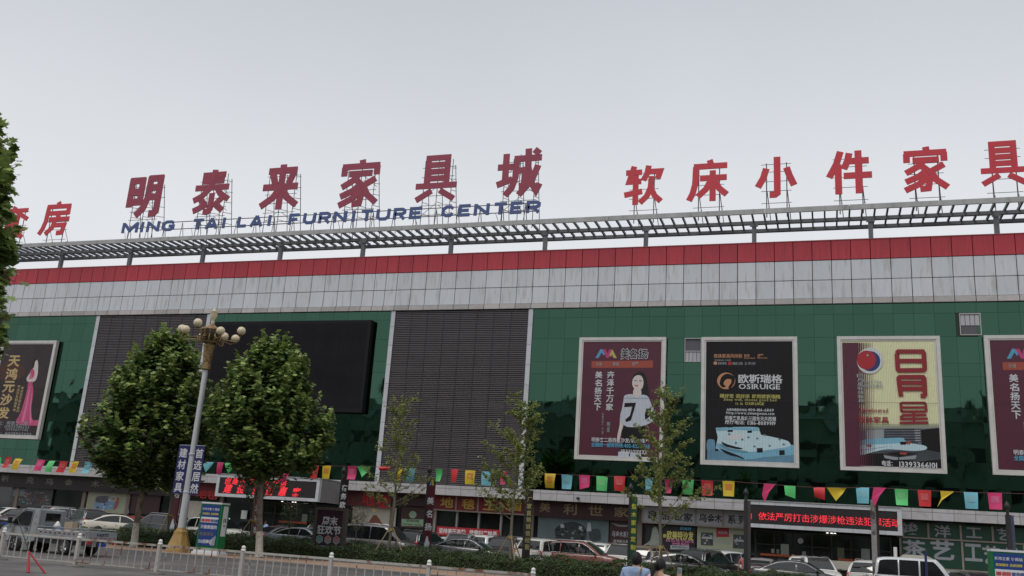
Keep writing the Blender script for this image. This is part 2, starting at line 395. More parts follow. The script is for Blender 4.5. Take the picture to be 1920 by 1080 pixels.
# ------------------------------------------------------------------ roof pergola
PZ = 26.64
perg = thing('roof_pergola', (-30, 70.5, ZT), 'grey steel pergola with open rafters running along the roof edge', 'pergola')
mb = MB(); x = X0
while x < X1:
    mb.box(x+.01, 68.45, PZ, x+5.98, 68.6, PZ+.38); x += 6
mb.build('fascia_beam', m_steeltop, perg)
for ya, yb in ((70.38, 70.66), (72.3, 72.58)):
    MB().box(X0, ya, PZ-.16, X1, yb, PZ+.10).build('beam', m_steel, perg)
mb = MB(); x = -4.11-.875*130
while x < X1:
    mb.box(x-.06, 68.61, PZ+.102, x+.06, 72.7, PZ+.31); x += .875
tag(mb.build('rafters', m_rafter, perg), kind='stuff')
x = -72.29-8.42*4
while x < X1:
    mb = MB(); mb.box(x-.16, 70.36, ZT+.0, x+.16, 70.68, PZ-.162)
    mb.box(x-.30, 70.30, PZ-.38, x+.30, 70.36, PZ-.13); mb.build('post', m_steel, perg); x += 8.42

# ------------------------------------------------------------------ rooftop characters
ST = {
'明': (.15, [[(.10,.96),(.10,.24)],[(.39,.96),(.39,.30)],[(.03,.90),(.46,.90)],[(.03,.62),(.46,.62)],[(.03,.36),(.46,.36)],
     [(.62,.99),(.60,.45),(.52,.2),(.33,.02)],[(.90,.99),(.90,.12),(.84,.06),(.70,.06)],[(.56,.93),(.97,.93)],[(.56,.70),(.95,.70)],[(.54,.47),(.95,.47)]]),
'泰': (.125, [[(.2,.88),(.82,.88)],[(.2,.74),(.8,.74)],[(.04,.59),(.95,.59)],[(.52,1),(.50,.74),(.42,.56),(.25,.40),(.03,.30)],[(.62,.6),(.74,.44),(.98,.30)],
     [(.52,.46),(.52,.10),(.47,.04),(.34,.04)],[(.18,.36),(.32,.24)],[(.06,.06),(.22,.12),(.42,.22)],[(.84,.36),(.70,.25)],[(.60,.24),(.72,.14),(.86,.05)]]),
'来': (.135, [[(.16,.86),(.88,.86)],[(.06,.50),(.94,.50)],[(.52,1),(.52,0)],[(.28,.80),(.36,.56)],[(.80,.80),(.70,.56)],[(.50,.48),(.34,.26),(.05,.08)],[(.54,.48),(.70,.26),(.96,.08)]]),
'家': (.125, [[(.52,1),(.54,.88)],[(.09,.66),(.09,.86)],[(.03,.86),(.97,.86)],[(.91,.86),(.91,.66)],[(.22,.70),(.80,.70)],[(.48,.70),(.34,.56),(.06,.42)],[(.40,.58),(.54,.46),(.58,.26),(.54,.06),(.36,.05)],
     [(.52,.46),(.34,.33),(.05,.22)],[(.56,.32),(.34,.16),(.03,.03)],[(.90,.58),(.62,.44)],[(.58,.48),(.72,.24),(.96,.06)]]),
'具': (.115, [[(.27,1),(.27,.36)],[(.74,1),(.74,.36)],[(.21,.94),(.80,.94)],[(.30,.79),(.70,.79)],[(.30,.645),(.70,.645)],[(.30,.50),(.70,.50)],[(0,.345),(1,.345)],[(.40,.24),(.03,.05)],[(.60,.24),(.95,.05)]]),
'城': (.12, [[(.20,.92),(.20,.34)],[(.02,.64),(.36,.64)],[(.02,.27),(.36,.38)],[(.38,.80),(.99,.80)],[(.44,.80),(.43,.42),(.36,.2),(.22,.04)],[(.44,.55),(.64,.55),(.63,.24),(.52,.22)],
     [(.69,1),(.70,.62),(.78,.3),(.90,.12),(.97,.26)],[(.92,.64),(.80,.34),(.52,.04)],[(.82,.97),(.94,.88)]]),
'软': (.13, [[(.03,.84),(.46,.84)],[(.25,1),(.12,.60),(.45,.60)],[(.30,.76),(.30,0)],[(0,.26),(.48,.34)],[(.64,1),(.60,.8),(.50,.62)],[(.60,.84),(.95,.84),(.88,.64)],[(.72,.72),(.70,.42),(.60,.2),(.42,.04)],[(.70,.42),(.82,.2),(.98,.06)]]),
'床': (.13, [[(.54,1),(.58,.88)],[(.14,.85),(.98,.85)],[(.20,.85),(.18,.42),(.12,.2),(.03,.03)],[(.30,.56),(.97,.56)],[(.62,.74),(.62,0)],[(.58,.52),(.46,.3),(.25,.12)],[(.66,.52),(.78,.3),(.97,.14)]]),
'小': (.145, [[(.54,1),(.54,.10),(.48,.06),(.34,.06)],[(.26,.72),(.18,.48),(.04,.26)],[(.78,.72),(.86,.5),(.97,.27)]]),
'件': (.135, [[(.30,1),(.20,.7),(.03,.40)],[(.24,.70),(.24,0)],[(.50,.95),(.46,.78),(.37,.58)],[(.46,.76),(.94,.76)],[(.36,.42),(1,.42)],[(.70,1),(.70,0)]]),
'房': (.12, [[(.50,1),(.54,.90)],[(.14,.86),(.95,.86)],[(.22,.66),(.92,.66)],[(.89,.86),(.89,.60)],[(.20,.86),(.18,.42),(.12,.2),(.02,.03)],[(.56,.60),(.60,.50)],[(.28,.47),(.97,.47)],[(.50,.46),(.44,.22),(.24,.03)],[(.46,.29),(.84,.29),(.80,.06),(.62,.05)]]),
'套': (.11, [[(.08,.87),(.92,.87)],[(.50,1),(.40,.76),(.04,.58)],[(.56,.84),(.96,.58)],[(.34,.66),(.70,.66)],[(.34,.53),(.70,.53)],[(.34,.40),(.70,.40)],[(.33,.70),(.33,.26)],[(.05,.27),(.95,.27)],[(.48,.26),(.26,.07)],[(.22,.06),(.84,.08)],[(.70,.2),(.90,.0)]]),
}
def roof_char(c, x0, x1, z0, z1, mat, label, group, heavy):
    xc = (x0+x1)/2
    t = thing('rooftop_character', (xc, 70.2, PZ+.3), label, 'sign letter', group)
    mb = MB(); wd, strokes = ST[c]; W, H = x1-x0, z1-z0
    for i, s in enumerate(strokes):
        y = 70.0-.0025*i; mb.ribbon([(x0+p[0]*W, z0+p[1]*H) for p in s], wd*(W+H)/2*1.13, y, y+.08)
    mb.build('character', mat, t)
    f = MB(); r = .034 if heavy else .04; zb = PZ+.32; yf = 70.3
    if heavy:
        xs = [x0+W*k for k in (.16, .5, .84)]
        for x in xs:
            f.tube([(x, yf, zb), (x, yf, z0+H*.92)], r, 5); f.tube([(x+.12, 72.2, zb), (x, yf+.6, z0+H*.85)], r, 5)
            for k in range(5):
                z = z0-.9+k*(H+.3)/4.6; f.tube([(x, yf, z), (x+.06, yf+.6+max(0, (z0+H*.85-z)/(z0+H*.85-zb)*1.3), z+.3)], r*.75, 4)
        for k in range(6):
            z = z0-1.1+k*(H+.5)/5.5; f.tube([(x0+W*.1, yf, z), (x0+W*.9, yf, z)], r*.8, 4)
        for k in range(3):
            z = z0-1.1+k*1.6; f.tube([(xs[0], yf+.02, z), (xs[1], yf+.02, z+1.1)], r*.7, 4); f.tube([(xs[2], yf+.5, z), (xs[1], yf+.5, z+1.1)], r*.7, 4)
        f.tube([(xs[0], yf, zb), (xs[0]-.7, yf+.3, zb+1.6)], r*.7, 4)
    else:
        for k in (.26, .78):
            x = x0+W*k; f.tube([(x, yf, zb), (x, yf, z0+H*.88)], r*1.1, 5); f.tube([(x+.25, 71.4, zb), (x+.03, yf+.15, z0+H*.2)], r*.8, 4)
            f.tube([(x, yf, z0-1), (x+.2, yf+.6, z0-.4)], r*.6, 4)
        for k in (-.12, .18, .42, .66, .85): f.tube([(x0+W*.12, yf, z0+H*k), (x0+W*.9, yf, z0+H*k)], r*.6, 4)
    f.build('support_frame', m_frame, t)
PUR = [('明', 238, 330, 303, 406, 'leftmost of the maroon row'), ('泰', 363, 318, 431, 400, 'second of the maroon row'), ('来', 489, 308, 562, 393, 'third of the maroon row'),
       ('家', 637, 299, 711, 387, 'above the middle of the blue letters'), ('具', 781, 290, 857, 379, 'second last of the maroon row'), ('城', 931, 279, 1015, 370, 'rightmost and highest of the maroon row')]
RED = [('软', 1171, 311, 1241, 383, 'leftmost of the bright red row on the right'), ('床', 1290, 300, 1365, 377, 'second of the bright red row on the right'), ('小', 1418, 294, 1491, 369, 'three separate strokes'),
       ('件', 1552, 283, 1635, 363, 'middle of the bright red row'), ('家', 1693, 275, 1779, 358, 'in the bright red row on the right'), ('具', 1838, 264, 1925, 348, 'cut by the right edge of the photo'),
       ('房', 77, 379, 131, 440, 'left of the maroon row'), ('套', -5, 388, 52, 446, 'half hidden behind the tree')]
def cbox(b, Y):
    ym = (b[1]+b[3])/2; xm = (b[0]+b[2])/2
    return AX(b[0], ym, Y), AX(b[2], ym, Y), AZ(xm, b[3], Y), AZ(xm, b[1], Y)
for c, *b, pos in PUR:
    x0, x1, z0, z1 = cbox(b, 70); roof_char(c, x0, x1, z0+.04, z1-.04, m_purple, f'big maroon rooftop character on a lattice frame, {pos}', 'maroon rooftop characters', True)
for c, *b, pos in RED:
    x0, x1, z0, z1 = cbox(b, 70); roof_char(c, x0, x1, z0, z1, m_red, f'red rooftop character {c} on thin legs, {pos}', 'red rooftop characters', False)
# the blue english line on its shared rails
eng = thing('english_rooftop_sign', (AX(620, 410, 69.6), 69.6, PZ+.3), 'long row of small blue Latin letters on thin roof rails below the maroon characters', 'sign')
ENG = [('M',230,259),('I',262,272),('N',276,299),('G',304,328),('T',362,381),('A',385,409),('I',415,425),('L',446,463),('A',469,493),('I',500,511),('F',542,561),('U',569,592),('R',598,620),('N',626,650),('I',658,668),
       ('T',677,699),('U',706,731),('R',738,761),('E',768,791),('C',828,852),('E',860,882),('N',889,917),('T',926,950),('E',957,979),('R',987,1013)]
T1, T0 = 1, 0
LAT = {'M': [[(0, 0, 0), (0, 1, 1)], [(1, 0, 0), (1, 1, 1)], [(.08, .95), (.5, .12), (.92, .95)]], 'I': [[(.5, 0, 0), (.5, 1, 1)]], 'N': [[(0, 0, 0), (0, 1, 1)], [(1, 0, 0), (1, 1, 1)], [(.03, .98), (.97, .02)]],
 'G': [[(.97, .80), (.75, .98), (.3, .98), (.02, .72), (.02, .28), (.3, .02), (.72, .02), (.96, .2), (.96, .46), (.55, .46)]], 'T': [[(.5, 0, 0), (.5, 1)], [(-.1, 1), (1.1, 1)]], 'A': [[(0, 0, 0), (.5, 1, 1)], [(1, 0, 0), (.5, 1, 1)], [(.2, .26), (.8, .26)]],
 'L': [[(0, 1, 1), (0, 0), (1.1, 0)]], 'F': [[(0, 0, 0), (0, 1), (1.1, 1)], [(0, .48), (.9, .48)]], 'U': [[(0, 1, 1), (0, .25), (.25, 0), (.75, 0), (1, .25), (1, 1, 1)]], 'E': [[(1.1, 1), (0, 1), (0, 0), (1.1, 0)], [(0, .5), (.95, .5)]],
 'R': [[(0, 0, 0), (0, 1), (.75, 1), (.98, .85), (.98, .62), (.75, .47), (0, .47)], [(.5, .45), (1, 0, 0)]], 'C': [[(.98, .78), (.72, .98), (.3, .98), (.02, .72), (.02, .28), (.3, .02), (.72, .02), (.98, .22)]]}
for c, a, b in ENG:
    ym = 428-(a-230)*.0495; x0, x1 = AX(a, ym, 69.6), AX(b, ym, 69.6); z0, z1 = 28.02, 29.06
    mb = MB(); H_ = z1-z0; W_ = x1-x0-.02; q_ = .115
    for i, st_ in enumerate(LAT[c]):
        mb.ribbon([(x0+.01+(q_+(W_-2*q_)*p[0] if W_ > .4 else W_/2  )+.05*(q_+(H_-2*q_)*p[1]), z0+q_+(H_-2*q_)*p[1]+(.115 if p[2:] == (1,) else -.115 if p[2:] == (0,) else 0)) for p in st_], (.29), 69.5-.002*i, 69.58)
    mb.build('letter', m_blue, eng)
mb = MB(); xa, xb = AX(300, 425, 69.8), AX(1012, 392, 69.8)
for z in (28.25, 28.98): mb.tube([(xa, 69.8, z), (xb, 69.8, z)], .045, 5)
x = xa-3.5
while x < xb:
    mb.tube([(x, 69.8, 28.9), (x-.15, 69.8, PZ+.3)], .035, 4); mb.tube([(x, 69.8, 28.9), (x+.15, 70.1, PZ+.3)], .035, 4); x += 2.02
mb.build('rail_frame', m_frame, eng)

# ------------------------------------------------------------------ billboards
m_cream = flat('poster cream', 222, 222, 180, noise=.06); m_maroon = flat('poster maroon', 84, 30, 50, noise=.10, ns=2, rough=.4)
m_pblack = flat('poster black', 15, 13, 17, rough=.65, noise=.1, spec=.3); m_pwhite = flat('poster white', 205, 208, 212); m_pgrey = flat('poster grey', 150, 155, 160)
m_porange = flat('poster orange', 160, 72, 55); m_pskin = flat('poster pale skin', 212, 202, 198); m_pblouse = flat('poster blouse', 190, 196, 208, noise=.08, ns=3); m_pline = flat('poster slat gap', 48, 40, 46)
m_pblue = flat('poster light blue', 120, 176, 200, noise=.15, ns=1.2); m_pblue2 = flat('poster mid blue', 96, 140, 165, noise=.2, ns=1.5); m_pice = flat('poster ice white', 186, 214, 222, noise=.08, ns=2)
m_pgold = flat('poster gold', 196, 172, 120); m_pyel = flat('poster yellow', 184, 178, 98); m_pred = flat('poster red', 172, 34, 44); m_pdred = flat('poster deep red', 140, 30, 40)
m_ppink = flat('poster pink', 196, 82, 128, noise=.22, ns=1.5, stretch=(2, 1, .5)); m_pnavy = flat('poster navy', 40, 52, 110); m_pcyan = flat('poster cyan', 80, 160, 196); m_pmag = flat('poster magenta', 186, 60, 120)
m_pbrown = flat('poster dark brown', 46, 32, 36, noise=.5, ns=.5, rough=.4); m_pcopper = flat('poster copper', 196, 138, 100)
PY = FY-.32
def frame(x0, z0, x1, z1, t, depth=.36, name='frame'):
    f = MB(); w1, w2 = .24, .34
    for a, b, y, q in ((0, w1, FY-.40, depth), (w1+.012, w2, FY-.36, depth)):
        f.box(x0+a, y, z0+a, x1-a, y+q, z0+b); f.box(x0+a, y, z1-b, x1-a, y+q, z1-a)
        f.box(x0+a, y, z0+b, x0+b, y+q, z1-b); f.box(x1-b, y, z0+b, x1-a, y+q, z1-b)
    return f.build(name, m_bbframe, t)
class Art:
    """Flat poster artwork: px in the photograph's zoomed crop -> the poster's own plane."""
    def __init__(s, root, zf, dx=0.0): s.root, s.zf, s.dx, s.k = root, zf, dx, 0
    def P(s, x, y, Y): p = at(*s.zf(x, y), Y); return (p.x+s.dx, Y, p.z)
    def Y(s): s.k += 1; return PY-.0025*s.k
    def poly(s, name, mat, *polys):
        Y = s.Y(); mb = MB()
        for j, p in enumerate(polys): mb.poly([s.P(a, b, Y-.00025*j) for a, b in p])
        return mb.build(name, mat, s.root)
    def smooth(s, name, mat, *polys):
        def cat(p):
            o = []; n = len(p)
            for i in range(n):
                p0, p1, p2, p3 = p[i-1], p[i], p[(i+1) % n], p[(i+2) % n]
                for t in (0, .33, .66): o.append(tuple(.5*(2*p1[k]+(p2[k]-p0[k])*t+(2*p0[k]-5*p1[k]+4*p2[k]-p3[k])*t*t+(3*p1[k]-p0[k]-3*p2[k]+p3[k])*t**3) for k in (0, 1)))
            return o
        return s.poly(name, mat, *[cat(p) for p in polys])
    def disc(s, name, mat, cx, cy, r, n=28, ry=None):
        return s.poly(name, mat, [(cx+r*math.cos(2*math.pi*i/n), cy+(ry or r)*math.sin(2*math.pi*i/n)) for i in range(n)])
    def chars(s, name, mat, items, off=.012):   # (text, x0, y0, x1, y1[, 'v'])
        Y = s.Y(); mb = MB()
        for it in items:
            t, x0, y0, x1, y1 = it[:5]; a = s.P(x0, (y0+y1)/2, Y); b = s.P(x1, (y0+y1)/2, Y); c = s.P((x0+x1)/2, y1, Y); d = s.P((x0+x1)/2, y0, Y)
            if len(it) > 5:
                n = len(t); ch = (d[2]-c[2])/n
                pa = s.P((x0+x1)/2, y0, Y)[0]; pb = s.P((x0+x1)/2, y1, Y)[0]; wx = (b[0]-a[0])/2
                for i, g in enumerate(t):
                    xm = (pa+pb)/2; z = d[2]-ch*(i+.93); mb.ch(g, xm-wx, z, xm+wx, z+ch*.86, Y, off)
            else:
                h = d[2]-c[2]; wtot = b[0]-a[0]
                adv = [(.4 if g == ' ' else (1.0 if ord(g) > 0x2e80 else glyph(g)[3]-glyph(g)[2]+.12)) for g in t]; kk = wtot/sum(adv); x = a[0]
                for g, ad in zip(t, adv):
                    if g != ' ':
                        o_, rep = bolds(off); gl = glyph(g, o_); kz = h/.95
                        ox = .02 if ord(g) > 0x2e80 else .06-gl[2]
                        for i_, (bx_, bz_) in enumerate(rep): mb.add([(x+(p[0]+ox+bx_)*kk, Y-.0005*i_, c[2]+(p[1]+.08+bz_ if ord(g) > 0x2e80 else p[1]*1.2+bz_)*kz) for p in gl[0]], gl[1])
                    x += ad*kk
        return mb.build(name, mat, s.root)
    def slats(s, x0, z0, x1, z1, mat=None):
        Y = s.Y(); mb = MB(); x = x0+.06
        while x < x1-.02: mb.rect(x, z0, x+.009, z1, Y); x += .105
        mb.rect(x0, (z0+z1)/2-.012, x1, (z0+z1)/2+.006, Y-.003)
        return mb.build('slat_gaps', mat or m_pline, s.root)
def billboard(x0, x1, z0, z1, label, bgm, group='billboards on the green glass'):
    t = thing('wall_billboard', ((x0+x1)/2, FY-.2, z0), label, 'billboard', group)
    frame(x0, z0, x1, z1, t)
    MB().box(x0+.34, PY, z0+.34, x1-.34, FY+.02, z1-.34).build('poster_panel', bgm, t)
    return t
def woman_poster(dx, label):
    t = billboard(-18.22+dx, -11.42+dx, 7.97, 17.42, label, m_maroon)
    A = Art(t, lambda x, y: (1060+x/3.857, 600+y/3.857), dx)
    A.poly('orange_strip', m_porange, [(190, 297), (634, 293), (634, 345), (189, 346)])
    A.poly('logo_blue', m_pcyan, [(217, 275), (253, 212), (275, 212), (287, 240), (277, 258), (263, 234), (240, 275)])
    A.poly('logo_magenta', m_pmag, [(268, 212), (292, 212), (306, 244), (318, 212), (338, 212), (314, 275), (298, 275)])
    A.poly('logo_yellow', m_pyel, [(318, 256), (340, 212), (372, 275), (349, 275), (337, 248), (329, 266)])
    A.chars('brush_outline', m_pwhite, [('美', 399, 205, 461, 283), ('名', 459, 208, 524, 279), ('扬', 525, 208, 599, 279)], .05)  # white outline printed under the black title
    A.chars('brush_title', m_pblack, [('美', 401, 207, 459, 281), ('名', 461, 210, 522, 277), ('扬', 527, 210, 597, 277)], .016)
    A.chars('small_white_text', m_pgrey, [('沙发', 220, 305, 265, 332), ('软床', 342, 303, 388, 331), ('床垫', 482, 302, 530, 332)])
    A.chars('slogan', m_pwhite, [('美名扬天下', 212, 368, 262, 658, 'v'), ('卉泽千万家', 298, 366, 350, 658, 'v')], .022)
    A.chars('signature', m_pgrey, [('形象代言人', 263, 672, 278, 762, 'v'), ('明星', 300, 735, 322, 812, 'v'), ('代言', 262, 775, 276, 828, 'v')])
    A.smooth('woman_hair', m_hair, [(500, 392), (535, 376), (572, 388), (590, 440), (600, 500), (606, 562), (588, 590), (560, 560), (500, 552), (480, 545), (490, 505), (484, 450), (488, 412)])
    A.smooth('woman_arm', m_pskin, [(398, 690), (424, 690), (420, 760), (402, 820), (390, 885), (378, 885), (376, 840), (392, 760)])
    A.smooth('woman_skirt', m_pblack, [(424, 760), (560, 755), (575, 800), (576, 860), (560, 930), (566, 992), (400, 992), (410, 880)])
    A.smooth('woman_neck', m_pskin, [(496, 500), (544, 500), (548, 560), (520, 580), (490, 562)])
    A.smooth('woman_blouse', m_pblouse, [(430, 545), (480, 536), (515, 556), (560, 540), (600, 556), (622, 610), (660, 700), (640, 730), (572, 762), (500, 775), (430, 765), (396, 705), (410, 640), (420, 580)])
    A.smooth('woman_face', m_pskin, [(498, 412), (528, 398), (556, 412), (566, 455), (556, 492), (530, 515), (505, 505), (488, 478), (484, 446)])
    A.poly('woman_eyes', m_pblack, [(498, 437), (516, 435), (514, 441), (499, 442)], [(532, 437), (552, 438), (550, 444), (533, 443)])
    A.poly('woman_lips', m_pred, [(500, 468), (516, 473), (530, 470), (518, 482), (506, 479)])
    A.poly('blouse_print', m_pblack, [(428, 600), (510, 598), (500, 640), (475, 725), (442, 738), (432, 722), (468, 690), (484, 626), (425, 630)], [(585, 640), (622, 640), (606, 700), (580, 722), (574, 690)])
    A.poly('skirt_hem', m_pblouse, [(384, 952), (462, 952), (460, 990), (380, 990)], [(470, 958), (545, 966), (550, 992), (468, 990)])
    A.chars('address_line', m_pwhite, [('明泰来二层西区沙发/软床/床垫', 188, 853, 610, 886), ('18331010133', 400, 935, 590, 965)])
    A.chars('hotline', m_pcyan, [('全国统一服务热线:400-833-6788', 186, 890, 612, 922)], .018)
    A.slats(-17.88+dx, 8.31, -11.76+dx, 17.08)
woman_poster(0, 'maroon billboard of a woman in a white blouse, right of the dark louvres')
woman_poster(28.68, 'maroon billboard with white vertical slogan, cut by the right edge of the photo')
# black bed poster
t = billboard(-8.74, -1.85, 7.92, 17.4, 'black billboard with an orange round logo above a pale blue bed', m_pblack)
A = Art(t, lambda x, y: (1280+x/3.6, 600+y/3.6))
A.chars('top_orange_text', m_pcopper, [('软体家具风向标', 210, 228, 402, 256), ('软床', 414, 230, 452, 248), ('床垫', 505, 228, 545, 248), ('Bedstead', 414, 249, 488, 261), ('Mattress', 505, 248, 572, 260)])
A.chars('small_logos', m_pgrey, [('欧斯瑞格', 236, 283, 296, 301), ('雅居之韵', 335, 284, 405, 302), ('Zi 梦之轩', 418, 284, 492, 302), ('软体家具十大品牌', 215, 266, 324, 276)])
A.disc('small_logo_ring', m_pcopper, 220, 291, 12); A.poly('small_red_logo', m_pred, [(306, 282), (332, 281), (332, 303), (306, 304)])
A.disc('logo_disc', m_pcopper, 294, 411, 61, 32, 56); A.smooth('logo_cut', m_pblack, [(300, 362), (345, 380), (350, 420), (322, 462), (308, 452), (330, 420), (312, 398), (288, 405), (276, 432), (292, 448), (270, 455), (250, 430), (262, 385)])
A.smooth('logo_curl', m_pcopper, [(290, 440), (300, 408), (320, 398), (330, 408), (318, 436), (300, 462)])
A.chars('brand_title', m_pwhite, [('欧斯瑞格', 370, 366, 672, 426), ('OSIRUIGE', 376, 428, 660, 466)], .02)
A.chars('slogan', m_pyel, [('睡好觉 选好床 就用欧斯瑞格', 250, 500, 660, 528), ('Sleep well, choose good bed', 275, 527, 634, 547), ('it is OSIRUIGE', 355, 553, 552, 573)], .016)
A.chars('contact_lines', m_pwhite, [('全国免费服务电话:', 296, 597, 436, 614), ('400-816-6869', 438, 596, 616, 616), ('Http://www.zimengxuan.com', 293, 617, 620, 638), ('明泰来家具城三层东天井西侧', 284, 649, 630, 679), ('展厅电话: 0316-8089919', 284, 679, 628, 706)], .018)
A.poly('bed_floor', m_pblue2, [(165, 885), (260, 885), (420, 905), (560, 925), (752, 905), (753, 970), (163, 948)])
A.smooth('bed_side_table', m_pblue2, [(165, 812), (205, 806), (218, 822), (220, 878), (200, 886), (166, 888)])
A.smooth('bed_headboard', m_pice, [(224, 735), (245, 727), (380, 722), (500, 724), (518, 745), (520, 800), (400, 830), (240, 870), (228, 845), (236, 790)])
A.smooth('bed_base', m_pblue, [(235, 830), (300, 860), (420, 880), (600, 870), (742, 842), (750, 890), (735, 912), (560, 925), (420, 942), (300, 900), (240, 878)])
A.smooth('bed_quilt', m_pice, [(240, 800), (330, 770), (450, 768), (560, 780), (690, 810), (722, 830), (716, 855), (560, 880), (430, 890), (320, 870), (262, 830)])
A.smooth('bed_pillow', m_pwhite, [(290, 790), (350, 768), (420, 774), (400, 800), (330, 812)])
A.smooth('bed_shadow', m_pblack, [(262, 822), (300, 838), (360, 855), (405, 866), (380, 873), (320, 862), (280, 848)], [(250, 868), (330, 896), (400, 925), (415, 940), (370, 925), (300, 905)])
A.poly('bed_pattern', m_pblack, *[[(x, y), (x+w_, y-2), (x+w_+1, y+h_), (x+2, y+h_+2)] for x, y, w_, h_ in ((302, 724, 36, 30), (436, 748, 30, 12), (500, 865, 40, 28), (652, 880, 36, 30))])
A.smooth('bed_headboard_top', m_pblue, [(226, 740), (245, 729), (380, 724), (498, 726), (514, 744), (500, 748), (380, 740), (250, 746)])
A.smooth('bed_side_shade', m_pblue2, [(262, 836), (320, 866), (430, 884), (425, 896), (320, 882), (258, 850)])
A.poly('bed_flowers', flat('bed print grey', 96, 112, 128), *[[(x+6, y), (x+11, y-6), (x+20, y-4), (x+23, y+4), (x+15, y+8), (x+8, y+6)] for x, y in ((300, 770), (388, 806), (470, 852), (430, 790), (573, 848), (640, 805), (668, 838), (490, 798), (540, 775), (345, 828))])
A.slats(-8.4, 8.26, -2.19, 17.06)
# sun moon star poster
t = billboard(.89, 7.68, 7.9, 17.4, 'cream billboard with big red squared characters above a living room picture', m_cream)
A = Art(t, lambda x, y: (1520+x/3.6, 600+y/3.6))
A.poly('room_picture', flat('poster room grey', 96, 108, 120, noise=.35, ns=.8), [(320, 735), (868, 728), (883, 1003), (318, 990)])
for k_, g_ in enumerate(((176, 178, 146), (146, 152, 136), (118, 128, 128))): A.poly('room_fade', flat('room fade', *g_), [(320, 705+k_*14), (866+k_, 699+k_*14), (866+k_, 713+k_*14), (320, 719+k_*14)])
A.poly('room_floor', flat('room floor', 62, 68, 74, noise=.3, ns=1), [(318, 890), (870, 870), (883, 1003), (318, 990)])
A.poly('room_wall_dark', m_pblack, [(745, 740), (868, 728), (876, 895), (750, 870)], [(318, 905), (500, 900), (700, 960), (880, 940), (883, 1003), (318, 990)])
A.poly('room_window', m_pgrey, [(372, 745), (492, 740), (494, 800), (375, 805)], [(700, 730), (738, 728), (742, 835), (705, 820)])
A.poly('room_blind', m_pline, *[[(498, y), (744, y-2), (744, y+6), (498, y+8)] for y in range(735, 835, 17)])
A.smooth('room_sofa_back', m_pblue, [(330, 818), (400, 803), (500, 797), (618, 794), (632, 806), (636, 836), (500, 842), (400, 846), (326, 856)])
A.smooth('room_sofa', m_pice, [(322, 850), (400, 842), (500, 838), (630, 830), (700, 836), (775, 850), (778, 874), (690, 884), (520, 872), (420, 892), (330, 910)])
A.poly('room_sofa_seams', m_pgrey, [(430, 845), (433, 845), (436, 884), (432, 884)], [(540, 838), (543, 838), (546, 868), (542, 868)], [(324, 880), (420, 866), (520, 852), (520, 856), (420, 871), (325, 886)])
A.poly('room_table', m_pline, [(490, 900), (600, 884), (722, 898), (708, 938), (560, 944), (500, 932)]); A.poly('room_table_front', m_pgrey, [(492, 912), (590, 928), (590, 944), (560, 944), (500, 932)], [(598, 928), (716, 912), (708, 938), (600, 944)])
A.poly('room_table_top', m_pblack, [(512, 902), (600, 890), (702, 902), (600, 922)])
A.poly('room_cushions', m_pblack, [(602, 822), (650, 822), (644, 840), (606, 842)]); A.poly('room_flowers', m_porange, [(645, 818), (676, 820), (672, 838), (648, 838)], [(370, 842), (410, 840), (408, 860), (378, 852)], [(600, 893), (655, 896), (640, 910), (604, 906)])
A.poly('maroon_side', m_maroon, [(213, 153), (312, 153), (326, 990), (237, 988)])
A.poly('maroon_strips', m_maroon, *[[(312+i*13, 153), (312+i*13+max(1.5, 10-i*1.1), 153), (326+i*13+max(1.5, 10-i*1.1), 990), (326+i*13, 990)] for i in range(9)])
A.disc('emblem_ring', m_pwhite, 400, 275, 88); A.disc('emblem_moon', m_pnavy, 402, 278, 68); A.disc('emblem_sun', m_pred, 376, 270, 64); A.disc('emblem_shine', m_pgrey, 384, 238, 8)
Y = A.Y(); mb = MB()
def zc(x, y): p = A.P(x, y, Y); return (p[0], p[2])
SQ = [[(582, 226), (592, 212), (756, 212), (764, 224), (770, 328), (762, 338), (596, 340), (588, 330), (582, 226)], [(600, 276), (760, 276)],
      [(610, 516), (602, 460), (594, 395), (602, 385), (758, 385), (766, 395), (772, 500), (764, 512), (742, 512)], [(606, 424), (764, 424)], [(612, 464), (766, 464)],
      [(612, 618), (608, 565), (618, 559), (768, 559), (776, 568), (780, 610), (772, 618), (612, 618)], [(616, 590), (774, 590)], [(640, 640), (604, 655)], [(616, 643), (782, 641)], [(602, 668), (790, 666)], [(600, 695), (795, 692)], [(696, 625), (698, 692)]]
for i, s_ in enumerate(SQ):
    wdt = .31 if i < 5 else .165
    mb.ribbon([zc(*p) for p in s_], wdt, Y-.002*i, Y-.002*i+.0015)
mb.build('red_title', m_pdred, t); A.k += 10
A.chars('made_in_line', m_pgrey, [('Made in China', 345, 402, 482, 424), ('中国驰名商标', 340, 434, 488, 456)])
A.chars('vertical_white', m_pgrey, [('日月星软体家具', 315, 362, 358, 560, 'v')])
A.chars('registered_line', m_pdred, [('Upholstered', 328, 592, 524, 622), ('软体家具', 318, 650, 528, 696)], .022)
A.chars('phone_line', m_pwhite, [('电话：', 478, 948, 572, 985), ('13393366101', 596, 955, 856, 995)], .02)
A.slats(1.23, 8.24, 7.34, 17.06)
